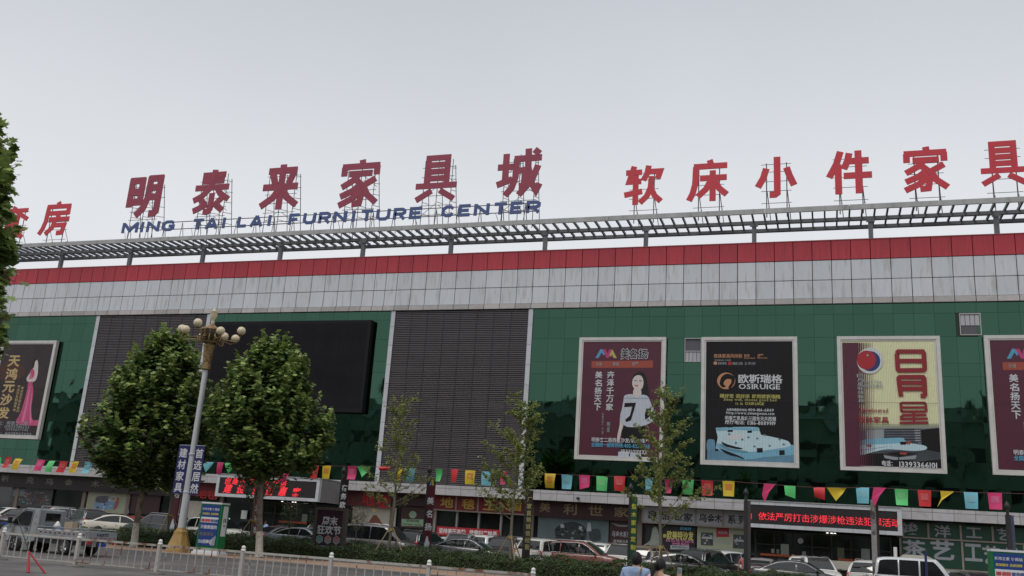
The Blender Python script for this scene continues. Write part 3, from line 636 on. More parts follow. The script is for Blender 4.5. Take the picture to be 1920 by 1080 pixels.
# pink dress poster on the left
t = billboard(-76.8, -69.98, 7.95, 17.4, 'dark brown billboard of a woman in a long pink gown, behind the left tree', m_pbrown)
A = Art(t, lambda x, y: (x/3.375, 560+y/3.375))
A.disc('brown_glow', flat('poster rust', 74, 42, 34, noise=.4, ns=.8), 60, 460, 100, 28, 62)
A.chars('gold_title', m_pgold, [('天鸿元沙发', 20, 355, 92, 765, 'v')], .03)
A.chars('gold_column', m_pgold, [('专业沙发制造基地', 96, 545, 114, 715, 'v'), ('真皮布艺实木系列', 118, 555, 136, 722, 'v')])
A.smooth('gown_woman_body', m_pskin, [(216, 400), (228, 384), (238, 392), (242, 430), (236, 490), (222, 520), (196, 530), (172, 522), (170, 500), (196, 460), (214, 430)])
A.smooth('gown_woman_hair', m_hair, [(214, 396), (226, 380), (234, 386), (222, 398), (218, 420), (210, 440), (206, 420)])
A.smooth('pink_gown', m_ppink, [(192, 458), (204, 446), (216, 452), (218, 480), (207, 515), (206, 545), (212, 585), (205, 640), (198, 700), (206, 766), (255, 768), (244, 802), (160, 800), (100, 786), (128, 725), (150, 660), (166, 600), (174, 560), (178, 530), (186, 500), (188, 478)])
A.poly('gown_folds', flat('poster light pink', 222, 122, 160), [(186, 560), (192, 560), (176, 660), (150, 780), (134, 778), (160, 680)], [(200, 600), (204, 600), (196, 690), (200, 780), (188, 790), (188, 690)], [(190, 470), (196, 462), (200, 500), (192, 510)])
A.smooth('gown_arm', m_pskin, [(228, 430), (240, 436), (236, 490), (214, 520), (180, 526), (178, 514), (208, 502), (222, 478)])
A.chars('contact_lines', m_pgrey, [('地址：明泰来二层', -40, 774, 178, 800), ('电话：13903281253', -60, 798, 188, 818), ('13930657545', 34, 820, 180, 836), ('热线：4008965606', -60, 842, 202, 862)])
A.slats(-76.46, 8.29, -70.32, 17.06, m_pblack)
# the big unlit video wall
t = thing('video_wall', (-44, FY-.5, 11.1), 'huge black unlit video screen on the green glass, behind two trees', 'screen')
mb = MB(); mb.box(-52.2, FY-.52, 11.12, -36.5, FY+.05, 19.02); mb.build('cabinet', m_black, t)
mb = MB()
for i in range(12):
    for j in range(6):
        x0 = -51.9+i*15.1/12; z0 = 11.45+j*7.3/6; mb.box(x0+.012, FY-.532+rnd.uniform(0, .008), z0+.012, x0+15.1/12-.012, FY-.51, z0+7.3/6-.006)
mb.build('screen_modules', m_blackscreen, t)

# ------------------------------------------------------------------ entrance boxes with red light-dot text
m_led = M('red light dots', (1.0, .04, .06), .5, emit=.38); m_ledback = flat('led panel', 34, 28, 30, noise=.12, ns=2)
def led_sign(x0, x1, z0, z1, Y, label, lines):
    t = thing('entrance_led_sign', ((x0+x1)/2, Y, z0), label, 'led sign')
    mb = MB(); n = round((x1-x0)/.95)
    for i in range(n):
        a, b = lerp(x0, x1, i/n), lerp(x0, x1, (i+1)/n)
        mb.box(a+.006, Y-.06, z1-.24, b-.006, Y+.3, z1); mb.box(a+.006, Y-.06, z0, b-.006, Y+.3, z0+.24)
    for a, b in ((x0, x0+.26), (x1-.26, x1)): mb.box(a, Y-.055, z0+.245, b, Y+.3, z1-.245)
    mb.build('frame', m_strip, t)
    m_sc = M('weathered side cladding', (.22, .215, .215), .6, noise=.15, ns=2)
    for xa in (x0+.02, x1-.1):
        mb = MB(); y = Y+.31
        while y < 69.3: mb.box(xa, y, z0, xa+.08, y+.885, z1-.02); y += .9
        mb.build('side_cladding', m_sc, t)
    MB().box(x0+.1, Y+.3, z0+.05, x1-.1, 69.34, z1-.08).build('porch_box', m_joint, t)
    MB().box(x0-.05, Y-.12, z1+.002, x1+.05, 69.3, z1+.05).build('top_flashing', m_steeltop, t)
    MB().box(x0+.27, Y-.02, z0+.25, x1-.27, Y+.2, z1-.25).build('led_panel', m_ledback, t)
    mb = MB()
    for s, x, z, h, sp in lines: mb.text(s, x, z, h, Y-.03, sp, 'l', off=.006)
    mb.build('lettering', m_led, t); return t
led_sign(-5.32, 4.47, 3.60, 5.32, 66.0, 'wide entrance sign with one line of red light dots above the glass doors', [('依法严厉打击涉爆涉枪违法犯罪活动', -4.42, 4.14, .555, .99), ('的', -5.32+.0, 4.12, .52, 1)])
led_sign(-47.1, -37.65, 3.62, 5.38, 66.0, 'entrance sign with two lines of slanted red light dots, behind the second plane tree', [])
t = bpy.data.objects['entrance_led_sign.001']
mb = MB(); mb.text('创建平安市场 服务', -46.4, 4.66, .58, 65.97, 1.22, shear=.28, off=.02); mb.text('建设 诚信惠客', -46.4, 3.98, .74, 65.97, 1.62, shear=.28, off=.025)
mb.build('lettering', m_led, t)

# ------------------------------------------------------------------ shop signs (each board a thing hung under the canopy)
SY = 70.28
def sign_board(x0px, x1px, h, label, bgm, chars, lm, y=SY, framed=None, off=.012, zb=None, zt=4.76, group='shop signs under the canopy'):
    ym = 925
    x0, x1 = AX(x0px, ym, y), AX(x1px, ym, y); zb = zt-h if zb is None else zb
    t = thing('shop_sign', ((x0+x1)/2, y, zb), label, 'shop sign', group)
    MB().box(x0, y, zb, x1, y+.18, zt).build('board', bgm, t)
    mb = MB()
    for c, xp, yp, wp, hp in chars:
        p = at(xp, yp, y); k = (AX(xp+5, yp, y)-AX(xp-5, yp, y))/10; kz = (AZ(xp, yp-5, y)-AZ(xp, yp+5, y))/10
        mb.ch(c, p.x-wp*k/2, p.z-hp*kz/2, p.x+wp*k/2, p.z+hp*kz/2, y-.012, off)
    mb.build('lettering', lm, t)
    if framed:
        f = MB()
        for xp in framed: X = AX(xp, ym, y); f.box(X-.06, y-.05, zb, X+.06, y-.001, zt)
        f.box(x0, y-.049, zb-.1, x1, y+.1, zb-.002); f.build('frame', M('sign bay frame', (.24, .20, .175), .6, noise=.2, ns=2), t)
    return t
m_sil = flat('dull silver letter', 118, 120, 116); m_bronze = flat('bronze letter', 126, 112, 82, rough=.4); m_goldl = flat('gold letter', 172, 144, 62); m_grl = flat('grey letter', 138, 142, 148)
m_darkboard = flat('dark maroon board', 30, 18, 21, noise=.25, ns=1); m_redboard = flat('red board', 104, 20, 27, noise=.15, ns=1.5); m_mboard = flat('maroon board', 46, 14, 21, noise=.2, ns=1); m_greenb = flat('dark green board', 12, 58, 44, noise=.15, ns=1.5); m_greyb = flat('pale grey sign box', 150, 152, 156, noise=.08, ns=2)
m_letblk = flat('black letter', 28, 26, 34)
sign_board(-90, 336, 1.25, 'long dark sign with widely spaced dull silver characters, left of the lamp', m_darkboard,
  [('斯', 10, 897, 14, 12), ('克', 57, 900, 15, 13), ('乌', 93, 903, 14, 13), ('金', 129, 905, 15, 13), ('木', 179, 907, 16, 13), ('简', 216, 909, 14, 13), ('欧', 254, 910, 14, 13), ('系', 289, 913, 14, 13)], m_sil)
sign_board(336, 412, 1.1, 'small red carpet shop sign between the blue banners and the left entrance sign', m_redboard, [('地', 378, 926, 20, 16), ('毯', 398, 928, 20, 16)], flat('bright red letter', 190, 34, 40))
sign_board(640, 735, 1.15, 'carpet shop sign with large red characters beside the left entrance sign', flat('carpet shop board', 92, 46, 46, noise=.2, ns=2), [('地', 690, 936, 24, 24), ('毯', 718, 940, 24, 24)], flat('strong red letter', 178, 28, 38), off=.02)
sign_board(742, 810, .9, 'dark red brown blank sign under the canopy behind the slim ginkgo', m_mboard, [], m_bronze)
sign_board(815, 992, 1.05, 'red sign with gold calligraphic characters, over dark shop windows', m_redboard, [('地', 838, 942, 24, 19), ('毯', 878, 945, 24, 19), ('王', 918, 947, 24, 19), ('国', 966, 949, 22, 18)], m_goldl, framed=(815, 857, 898, 940, 991), off=.02)
sign_board(1003, 1196, 1.15, 'dark maroon sign with three bronze characters, above a sofa picture', m_mboard, [('美', 1022, 951, 20, 18), ('利', 1069, 955, 25, 20), ('世', 1117, 957, 27, 19), ('家', 1165, 960, 27, 19)], m_bronze, off=.016)
sign_board(1206, 1402, 1.1, 'row of pale grey sign boxes with bold black characters, left of the right entrance sign', m_greyb,
  [('良', 1224, 965, 18, 15), ('品', 1246, 967, 17, 15), ('世', 1272, 968, 17, 15), ('家', 1290, 970, 17, 16), ('乌', 1318, 971, 14, 16), ('金', 1333, 972, 14, 16), ('木', 1347, 972, 14, 16), ('系', 1372, 974, 15, 16), ('列', 1392, 975, 15, 16)], m_letblk, framed=(1206, 1257, 1305, 1356, 1401), off=.022)
sign_board(1688, 2000, .95, 'upper dark green sign with four grey characters, right of the right entrance sign', m_greenb, [('竣', 1706, 991, 31, 22), ('洋', 1767, 996, 30, 23), ('工', 1826, 999, 29, 19), ('艺', 1884, 1002, 28, 22), ('品', 1945, 1008, 28, 22)], m_grl, framed=(1690, 1737, 1797, 1856, 1917), off=.018, zt=4.62)
sign_board(1684, 2000, 1.0, 'lower green sign with large grey characters, behind the white jeep', m_greenb, [('茶', 1714, 1028, 42, 30), ('艺', 1767, 1031, 42, 36), ('工', 1825, 1036, 32, 31), ('艺', 1859, 1041, 32, 34), ('品', 1898, 1045, 30, 34)], m_grl, framed=(1684, 1798, 1912), off=.03, zt=3.55, zb=1.75)
def px_panel(name, cat, label, x0, y0, x1, y1, mat, y=70.55, th=.08, group=None):
    xm = (x0+x1)/2; ym = (y0+y1)/2; a, b = AX(x0, ym, y), AX(x1, ym, y); z0, z1 = AZ(xm, y1, y), AZ(xm, y0, y)
    t = thing(name, ((a+b)/2, y, z0), label, cat, group)
    MB().box(a, y, z0, b, y+th, z1).build('panel', mat, t); return t
def scatter(A, name, mats, x0, y0, x1, y1, n, sz, seed=1):
    rg = random.Random(seed)
    for m_ in mats:
        ps = []
        for k in range(n):
            cx, cy, a_, b_ = rg.uniform(x0+sz, x1-sz), rg.uniform(y0+sz, y1-sz), sz*rg.uniform(.4, 1), sz*rg.uniform(.3, .9); t_ = rg.uniform(0, 3)
            ps.append([(cx+a_*math.cos(q*1.257+t_)*rg.uniform(.7, 1), cy+b_*math.sin(q*1.257+t_)*rg.uniform(.7, 1)) for q in range(5)])
        A.poly(name, m_, *ps)
class PA(Art):   # artwork in photo px on plane Y0
    def __init__(s, root, Y0): s.root, s.zf, s.dx, s.k, s.Y0 = root, (lambda x, y: (x, y)), 0.0, 0, Y0
    def Y(s): s.k += 1; return s.Y0-.004*s.k
# shop window pictures
t = px_panel('window_poster', 'poster', 'dark window picture of a colourful lounge under the leftmost silver characters', 20, 912, 98, 950, flat('window scene', 50, 50, 52, noise=.6, ns=1.2), group='shop window pictures')
A = PA(t, 70.55); A.poly('pale_window', flat('pale teal', 80, 98, 104, noise=.4), [(24, 918), (46, 918), (46, 930), (24, 930)], [(50, 913), (90, 915), (90, 918), (50, 916)])
scatter(A, 'lounge_detail', (flat('lounge brown', 92, 62, 52), flat('lounge teal', 70, 96, 100), flat('lounge rose', 120, 92, 92), m_pline), 30, 919, 96, 949, 12, 4.5, 5)
t = px_panel('window_poster', 'poster', 'pale window picture of a blue sofa under the silver characters', 163, 916, 241, 962, flat('pale green backdrop', 126, 128, 112, noise=.2, ns=1), group='shop window pictures')
A = PA(t, 70.55); A.smooth('sofa', flat('sofa blue', 92, 122, 150, noise=.25, ns=2), [(177, 946), (180, 940), (205, 940), (215, 942), (216, 952), (195, 956), (177, 954)]); A.smooth('sofa_back', flat('sofa dark', 66, 64, 74, noise=.4, ns=2), [(181, 942), (182, 931), (204, 931), (206, 941)]); A.smooth('figures', flat('red chair', 120, 66, 70), [(215, 945), (220, 932), (224, 936), (220, 950), (212, 956)]); scatter(A, 'sofa_detail', (flat('sofa pale', 140, 158, 178), flat('cushion dark', 56, 54, 66)), 178, 930, 218, 955, 7, 3.5, 6); A.poly('curtain', m_pgrey, [(238, 918), (241, 918), (241, 962), (238, 962)])
t = px_panel('window_poster', 'poster', 'dark maroon window panel between the first plane trunk and the lamp post', 246, 922, 300, 964, m_mboard, group='shop window pictures')
t = px_panel('window_poster', 'poster', 'pale window picture with a brown hut, left of the left entrance sign', 345, 940, 410, 990, flat('pale board', 156, 152, 142, noise=.12, ns=2), group='shop window pictures')
A = PA(t, 70.55); A.poly('hut', flat('hut brown', 104, 60, 50, noise=.2), [(346, 988), (372, 966), (388, 948), (410, 944), (410, 988)])
t = px_panel('window_poster', 'poster', 'pale window picture with a brown hut and yellow star', 660, 950, 742, 992, flat('pale board two', 156, 152, 142, noise=.12, ns=2), group='shop window pictures')
A = PA(t, 70.55); A.poly('hut', flat('hut brown two', 104, 60, 50, noise=.2), [(684, 990), (697, 970), (700, 966), (706, 966), (712, 974), (722, 990)]); A.poly('star', m_pgold, [(697, 955), (700, 951), (704, 955), (708, 956), (703, 960), (698, 960)])
t = px_panel('window_poster', 'poster', 'brown panel with a pale green medallion above a pale green plate', 752, 948, 798, 990, flat('brown panel', 56, 30, 30, noise=.2), group='shop window pictures')
A = PA(t, 70.55); A.disc('medallion', flat('pale sage', 128, 150, 128), 774, 965, 7); A.poly('plate', flat('sage plate', 118, 146, 120), [(753, 973), (794, 974), (794, 987), (753, 986)]); A.chars('lettering', m_letblk, [('欧洲风格', 762, 974, 786, 979), ('europe style', 755, 980, 790, 985)])
t = px_panel('cloth_banner', 'banner', 'red cloth banner with white characters stretched low across dark shop windows', 818, 990, 936, 1007, flat('red cloth', 158, 34, 42, noise=.12, ns=2), 70.3)
PA(t, 70.3).chars('lettering', m_pwhite, [('坚持高压态势  铁腕扫黑除恶', 822, 993, 932, 1003)], .022)
mb = MB()
t = thing('shop_window_frames', (AX(900, 980, 70.6), 70.6, .3), 'grey window frames and glass of the shop below the gold characters', 'shop window')
for xp in (816, 857, 898, 940, 990): X = AX(xp, 980, 70.6); mb.box(X-.07, 70.45, .35, X+.07, 70.7, 3.69)
mb.build('mullions', M('dull aluminium', (.24, .23, .22), .5, noise=.1), t)
t = px_panel('window_poster', 'poster', 'large window picture of a dark carved sofa under the bronze characters', 1008, 968, 1141, 1026, flat('dim room', 78, 92, 96, noise=.3, ns=.6), group='shop window pictures')
A = PA(t, 70.55); A.smooth('sofa', flat('sofa teal black', 32, 40, 42, noise=.4, ns=3), [(1040, 1000), (1044, 988), (1060, 980), (1080, 979), (1096, 988), (1100, 1004), (1090, 1018), (1050, 1018)]); A.smooth('armchair', flat('armchair teal', 40, 50, 52, noise=.4, ns=3), [(1104, 1000), (1112, 992), (1124, 994), (1126, 1012), (1108, 1014)]); scatter(A, 'carving', (flat('carved highlight', 96, 110, 112), m_pblack), 1038, 982, 1102, 1016, 12, 4, 7); A.poly('vase', m_pgrey, [(1102, 980), (1107, 980), (1109, 996), (1100, 996)]); A.poly('floor', flat('dim floor', 40, 42, 42), [(1008, 1010), (1040, 1012), (1060, 1020), (1141, 1020), (1141, 1026), (1008, 1026)]); A.poly('cushions', m_pgrey, [(1050, 984), (1056, 982), (1058, 989), (1052, 990)], [(1086, 986), (1092, 988), (1090, 994), (1085, 992)])
t = px_panel('window_poster', 'poster', 'dark maroon panel with pale characters beside the carved sofa picture', 1143, 972, 1194, 1034, flat('maroon panel', 50, 20, 26, noise=.15), group='shop window pictures')
A = PA(t, 70.55); A.chars('lettering', m_pgrey, [('乌金木系列', 1147, 996, 1182, 1007), ('欧洲新古典', 1150, 1012, 1178, 1018)]); A.poly('scroll', m_sil, [(1146, 980), (1160, 984), (1182, 985), (1172, 988), (1158, 987)])
t = px_panel('window_poster', 'poster', 'black poster with yellow characters and pink Latin letters behind the two pedestrians', 1210, 986, 1304, 1040, flat('near black', 24, 20, 26), group='shop window pictures')
A = PA(t, 70.55); A.chars('yellow_title', m_pyel, [('新', 1243, 1001, 1250, 1008), ('欧美特沙发', 1250, 996, 1300, 1012)], .03); A.chars('pink_line', flat('pink print', 196, 120, 160), [('XIN OU MEI TE SHA FA', 1248, 1011, 1301, 1017), ('全屋定制 软体沙发', 1260, 1018, 1292, 1022)], .02); A.poly('white_plate', m_pgrey, [(1257, 1022), (1292, 1023), (1292, 1030), (1257, 1030)]); A.chars('plate_text', m_letblk, [('新款式面世时尚', 1260, 1024, 1289, 1028)]); A.chars('teal_line', m_pcyan, [('欧美特', 1275, 988, 1296, 994)])
A.smooth('white_figure', flat('dusty white', 126, 132, 124, noise=.2, ns=3), [(1222, 1000), (1224, 990), (1230, 988), (1234, 996), (1236, 1010), (1236, 1028), (1226, 1028), (1216, 1022), (1206, 1023), (1218, 1014)])
t = px_panel('window_poster', 'poster', 'pale green poster with a red label and two small sofa pictures', 1307, 986, 1400, 1042, flat('pale green poster', 140, 146, 126, noise=.1), group='shop window pictures')
A = PA(t, 70.55); A.poly('red_label', m_pdred, [(1343, 989), (1367, 990), (1367, 1007), (1343, 1007)]); A.chars('label_text', m_pgrey, [('良品世家', 1346, 996, 1364, 1001), ('诚信经营 专业品质', 1341, 1012, 1370, 1018)]); A.poly('sofa_pictures', flat('sofa print', 60, 64, 66, noise=.5, ns=4), [(1314, 998), (1337, 999), (1337, 1023), (1314, 1022)], [(1375, 1002), (1397, 1003), (1397, 1029), (1374, 1028)])
scatter(A, 'print_detail', (m_pgrey, m_pline), 1314, 999, 1337, 1022, 8, 3, 8); scatter(A, 'print_detail', (m_pgrey, m_pline), 1375, 1004, 1397, 1028, 8, 3, 9); A.poly('sofa_highlights', m_pgrey, [(1316, 1006), (1336, 1007), (1336, 1011), (1316, 1010)], [(1376, 1012), (1396, 1013), (1396, 1016), (1376, 1015)])
# entrance notices, lights and door rails behind the glass
for i, (x0, y0, x1, y1, c, lb) in enumerate(((1446, 1029, 1452, 1037, (170, 176, 176), 'small white notice left of the pair on the right entrance glass'), (1456, 1030, 1461, 1038, (150, 158, 146), 'small grey green notice beside another one on the right entrance glass'),
    (1464, 1020, 1479, 1040, (176, 184, 180), 'large white notice with a torn top on the right entrance glass'), (1504, 1034, 1511, 1042, (180, 184, 200), 'small lilac white notice above the short orange rail'),
    (1570, 1027, 1583, 1047, (112, 122, 100), 'large olive notice on the right entrance glass'), (1615, 1029, 1631, 1050, (166, 174, 174), 'large white notice near the dark banner post on the right entrance glass'),
    (452, 957, 463, 973, (176, 186, 184), 'white arched notice board by the left entrance, behind the green kiosk'), (566, 964, 576, 979, (172, 182, 178), 'white notice on the left entrance glass'))):
    px_panel('notice', 'notice', lb, x0, y0, x1, y1, flat('notice paper', *c, noise=.06), 70.30, .02, 'notices on the entrance glass')
t = thing('round_sticker', (AX(1501, 1014, 70.3), 70.3, AZ(1501, 1014, 70.3)), 'round white sticker on the right entrance glass', 'sticker')
PA(t, 70.3).disc('disc', m_pwhite, 1501, 1014, 5.3)
for i, (x0, x1, y0, lb) in enumerate(((1426, 1482, 1039.5, 'longest orange rail at the left of the right entrance'), (1485, 1511, 1042.5, 'short orange rail beside the lilac notice'), (1571, 1599, 1049, 'short orange rail under the olive notice'), (1602, 1637, 1051, 'orange rail under the large white notice'), (1644, 1664, 1053, 'orange rail right of the dark banner post'), (523, 575, 978, 'orange rail at the left entrance above the parked cars'))):
    a, b = AX(x0, y0, 69.9), AX(x1, y0+(x1-x0)*.05, 69.9); z = AZ((x0+x1)/2, y0+(x1-x0)*.025, 69.9)
    t = thing('door_rail', ((a+b)/2, 69.9, .32), lb, 'rail', 'orange door rails')
    MB().box(a, 69.86, z-.07, b, 69.94, z+.07).build('bar', flat('orange enamel', 206, 98, 54), t)
    mb = MB(); mb.tube([(a+.1, 69.92, .32), (a+.1, 69.92, z)], .03); mb.tube([(b-.1, 69.92, .32), (b-.1, 69.92, z)], .03); mb.build('legs', m_plastic, t)

# ------------------------------------------------------------------ banner columns along the car park
COLY = 50.0
m_post = M('dark post paint', (.028, .028, .032), .5, noise=.2, ns=3)
def banner_column(x, top, label, bgm, txt, lm, w=.36, figure=False, sp=1.1, h=.44, z1=None, off=.02):
    t = thing('banner_column', (x, COLY, LOT), label, 'banner post', 'slim banner posts along the car park')
    w *= .8; mb = MB(); mb.box(x-.16, COLY-.14, LOT, x-.002, COLY+.10, top-.5); mb.tube([(x-.1, COLY, top-.5), (x-.1, COLY, top-.2)], .09, 8); mb.build('pole', m_post, t)
    mb = MB(); mb.lathe((x-.1, COLY, top-.25), [(.09, 0), (.16, .1), (.13, .25), (.05, .36), (0, .45)], 10); mb.build('lantern_cap', m_plastic, t)
    p = MB(); z1 = z1 or top-.55; p.box(x+.0, COLY-.2, .7, x+w, COLY-.06, z1); o = p.build('banner_panel', bgm, t)
    if txt: MB().vtext(txt, x+w/2, z1-.35, h*.82, COLY-.205, sp*1.15, off=off).build('lettering', lm, o)
    if figure:
        mb = MB(); cx = x+w/2
        mb.poly([(cx-.12, COLY-.206, .8), (cx+.14, COLY-.206, .85), (cx+.16, COLY-.206, 1.3), (cx+.06, COLY-.206, 1.5), (cx+.03, COLY-.206, 1.66), (cx-.05, COLY-.206, 1.66), (cx-.1, COLY-.206, 1.46), (cx-.16, COLY-.206, 1.2)])
        mb.build('printed_woman', m_pblouse, o)
    return t
m_bmar = flat('banner maroon', 78, 22, 36, noise=.1); m_bgreen = flat('banner green', 20, 72, 48, noise=.1); m_byel = flat('banner yellow print', 190, 186, 70)
banner_column(-38.5, 5.1, 'slim post with a maroon banner and printed woman, behind the ornate lamp post', m_bmar, '美名扬', m_pwhite, .46, True)
banner_column(-32.6, 5.0, 'slim post with a red banner of white characters, beside the second plane trunk', flat('banner red', 122, 24, 34), '天鸿元沙发', m_pwhite, .5, h=.5, sp=1.35)
banner_column(-26.93, 5.15, 'slim post with three white characters on black, in front of the carpet shop', flat('banner black', 26, 22, 28), '宿务欧', m_pwhite, .42, h=.46)
banner_column(-21.45, 5.42, 'tallest slim post with a maroon banner and coloured zigzag logo, beside the slim ginkgo', m_bmar, ' 美名扬', m_pwhite, .46, True, h=.52, sp=1.45)
o = [c for c in bpy.data.objects['banner_column.003'].children if c.name.startswith('banner_panel')][0]
mb = MB(); mb.add([(-21.42+a, COLY-.206, 4.45+b) for a, b in ((.02, 0), (.1, .3), (.16, .3), (.12, 0))], ((0, 1, 2, 3),)); mb.build('logo_stripe', m_pcyan, o)
mb = MB(); mb.add([(-21.42+a, COLY-.207, 4.45+b) for a, b in ((.16, .3), (.22, .3), (.28, 0), (.2, 0))], ((0, 1, 2, 3),)); mb.build('logo_stripe', m_pyel, o)
banner_column(-15.55, 5.0, 'slim black post with a gold printed strip, right of the ginkgo by the louvres', flat('banner black gold', 40, 34, 32), '厂家直销诚信经营', flat('pale gold print', 168, 160, 110), .34, h=.36, sp=1.05)
banner_column(-9.8, 4.92, 'slim post with a green banner and yellow characters, above the pedestrians', m_bgreen, '整木家居定制', m_byel, .36, h=.34, sp=1.3)
for x, top, lb in ((-3.85, 4.97, 'bare black post left of the right entrance sign'), (8.1, 4.9, 'bluish black post at the right edge above the kiosk')):
    t = thing('banner_column', (x, COLY, LOT), lb, 'banner post', 'slim banner posts along the car park')
    mb = MB(); mb.box(x-.2, COLY-.14, LOT, x+.0, COLY+.1, top-.5); mb.tube([(x-.1, COLY, top-.5), (x-.1, COLY, top-.2)], .07, 8); mb.build('pole', m_post, t)
    MB().lathe((x-.1, COLY, top-.25), [(.08, 0), (.15, .1), (.12, .22), (0, .4)], 10).build('lantern_cap', m_plastic, t)
    MB().box(x+.002, COLY-.13, .6, x+.13, COLY+.08, top-.52).build('side_strip', flat('blue grey strip', 66, 72, 96, noise=.3, ns=3) if x > 0 else flat('grey strip', 70, 66, 66, noise=.3, ns=3), t)
t = thing('banner_column', (2.05, COLY, LOT), 'grey scuffed post in front of the right entrance sign', 'banner post', 'slim banner posts along the car park')
mb = MB(); mb.box(1.98, COLY-.14, LOT, 2.22, COLY+.1, 4.8); mb.build('pole', M('scuffed grey post', (.27, .26, .25), .6, noise=.3, ns=3, c2=(.08, .07, .07), c2s=4, thr=(.5, .6)), t)
MB().box(2.222, COLY-.12, .6, 2.34, COLY+.08, 4.6).build('side_strip', flat('brown black strip', 44, 34, 32), t)

t = thing('navy_pole', (AX(1736, 1050, 46.4), 46.4, LOT), 'thin navy pole in front of the boxy jeep', 'pole')
MB().tube([(AX(1736, 1050, 46.4), 46.4, LOT), (AX(1736, 1050, 46.4), 46.4, AZ(1736, 1034, 46.4))], .055, 10).build('shaft', flat('navy enamel', 36, 44, 92), t)
MB().lathe((AX(1736, 1050, 46.4), 46.4, AZ(1736, 1034, 46.4)), [(.055, 0), (.062, .02), (0, .06)], 10).build('cap', m_plastic, t)
q_ = at(1084, 935, 69.2)
t = thing('security_camera', (q_.x, 69.33, q_.z), 'small dark security camera on the canopy band above the bronze characters', 'camera')
mb = MB(); mb.box(q_.x-.04, 69.2, q_.z, q_.x+.04, 69.36, q_.z+.08); mb.build('bracket', m_plastic, t); mb = MB(); mb.lathe((q_.x, 69.0, q_.z+.02), [(0, 0), (.10, 0), (.10, .3), (0, .3)], 10, 'y'); mb.build('housing', m_plastic, t)
m_door = M('entrance door frame', (.05, .05, .052), .4, .6); m_dl = M('lit downlight', (1, .95, .85), .5, emit=3.0)
for x0, x1, xs, lb in ((-46.4, -38.4, (528, 553, 548), 'dark glass doors of the left entrance under the red dot sign'), (-4.9, 4.0, (1552, 1560, 1566), 'dark glass doors of the right entrance under the red dot sign')):
    t = thing('glass_entrance', ((x0+x1)/2, 70.4, .32), lb, 'entrance')
    mb = MB(); n = 7
    for i in range(n+1): x = lerp(x0, x1, i/n); mb.box(x-.06, 70.36, .325, x+.06, 70.48, 3.55)
    for i in range(n):
        for z in (2.55, 3.45): mb.box(lerp(x0, x1, i/n)+.062, 70.37, z, lerp(x0, x1, (i+1)/n)-.062, 70.47, z+.1)
    mb.build('door_frame', m_door, t)
    for i in range(n): MB().rect(lerp(x0, x1, i/n)+.07, .33, lerp(x0, x1, (i+1)/n)-.07, 3.44, 70.42).build('door_glass', m_dglass, t)
    for k, px in enumerate(xs): X = AX(px, 950 if x0 < -20 else 1028, 69.8); MB().lathe((X, 69.8, 3.58), [(0, 0), (.07, 0), (.08, .03)], 8).build('downlight', m_dl, t)
# ------------------------------------------------------------------ bunting
BY = 49.3
FL = [(-4, 857, 'g', 'f'), (16, 857, 'r', 's'), (36, 860, 'y', 's'), (78, 862, 'p', 's'), (98, 864, 'g', 's'), (120, 865, 'r', 's'), (142, 865, 'y', 's'), (166, 866, 'b', 's'), (338, 873, 'r', 'f'), (366, 865, 'y', 'f'), (390, 866, 'b', 't'), (414, 867, 'p', 'n'), (432, 867, 'g', 't'),
      (532, 887, 'p', 't'), (590, 873, 'r', 'f'), (613, 873, 'y', 'f'), (660, 874, 'p', 'f'), (682, 874, 'g', 't'), (721, 875, 'r', 'h'), (749, 877, 'y', 'n'), (771, 878, 'b', 'f'), (823, 879, 'g', 'n'), (853, 880, 'r', 'n'), (882, 882, 'y', 'f'), (913, 884, 'b', 'f'), (944, 884, 'p', 'n'),
      (1032, 888, 'y', 'f'), (1063, 890, 'b', 'f'), (1096, 891, 'p', 'c'), (1129, 893, 'g', 'f'), (1162, 893, 'r', 'f'), (1217, 895, 'b', 'n'), (1254, 899, 'p', 'n'), (1290, 899, 'g', 'f'), (1326, 901, 'r', 'f'), (1366, 902, 'y', 'f'), (1440, 907, 'p', 't2'), (1482, 911, 'g', 'h2'), (1537, 914, 'r', 'h2'),
      (1568, 914, 'y', 't'), (1617, 914, 'b', 'f'), (1646, 914, 'p', 't2'), (1690, 917, 'g', 'f'), (1733, 919, 'r', 'f'), (1776, 921, 'y', 't3'), (1820, 923, 'b', 'f'), (1865, 924, 'p', 'f')]
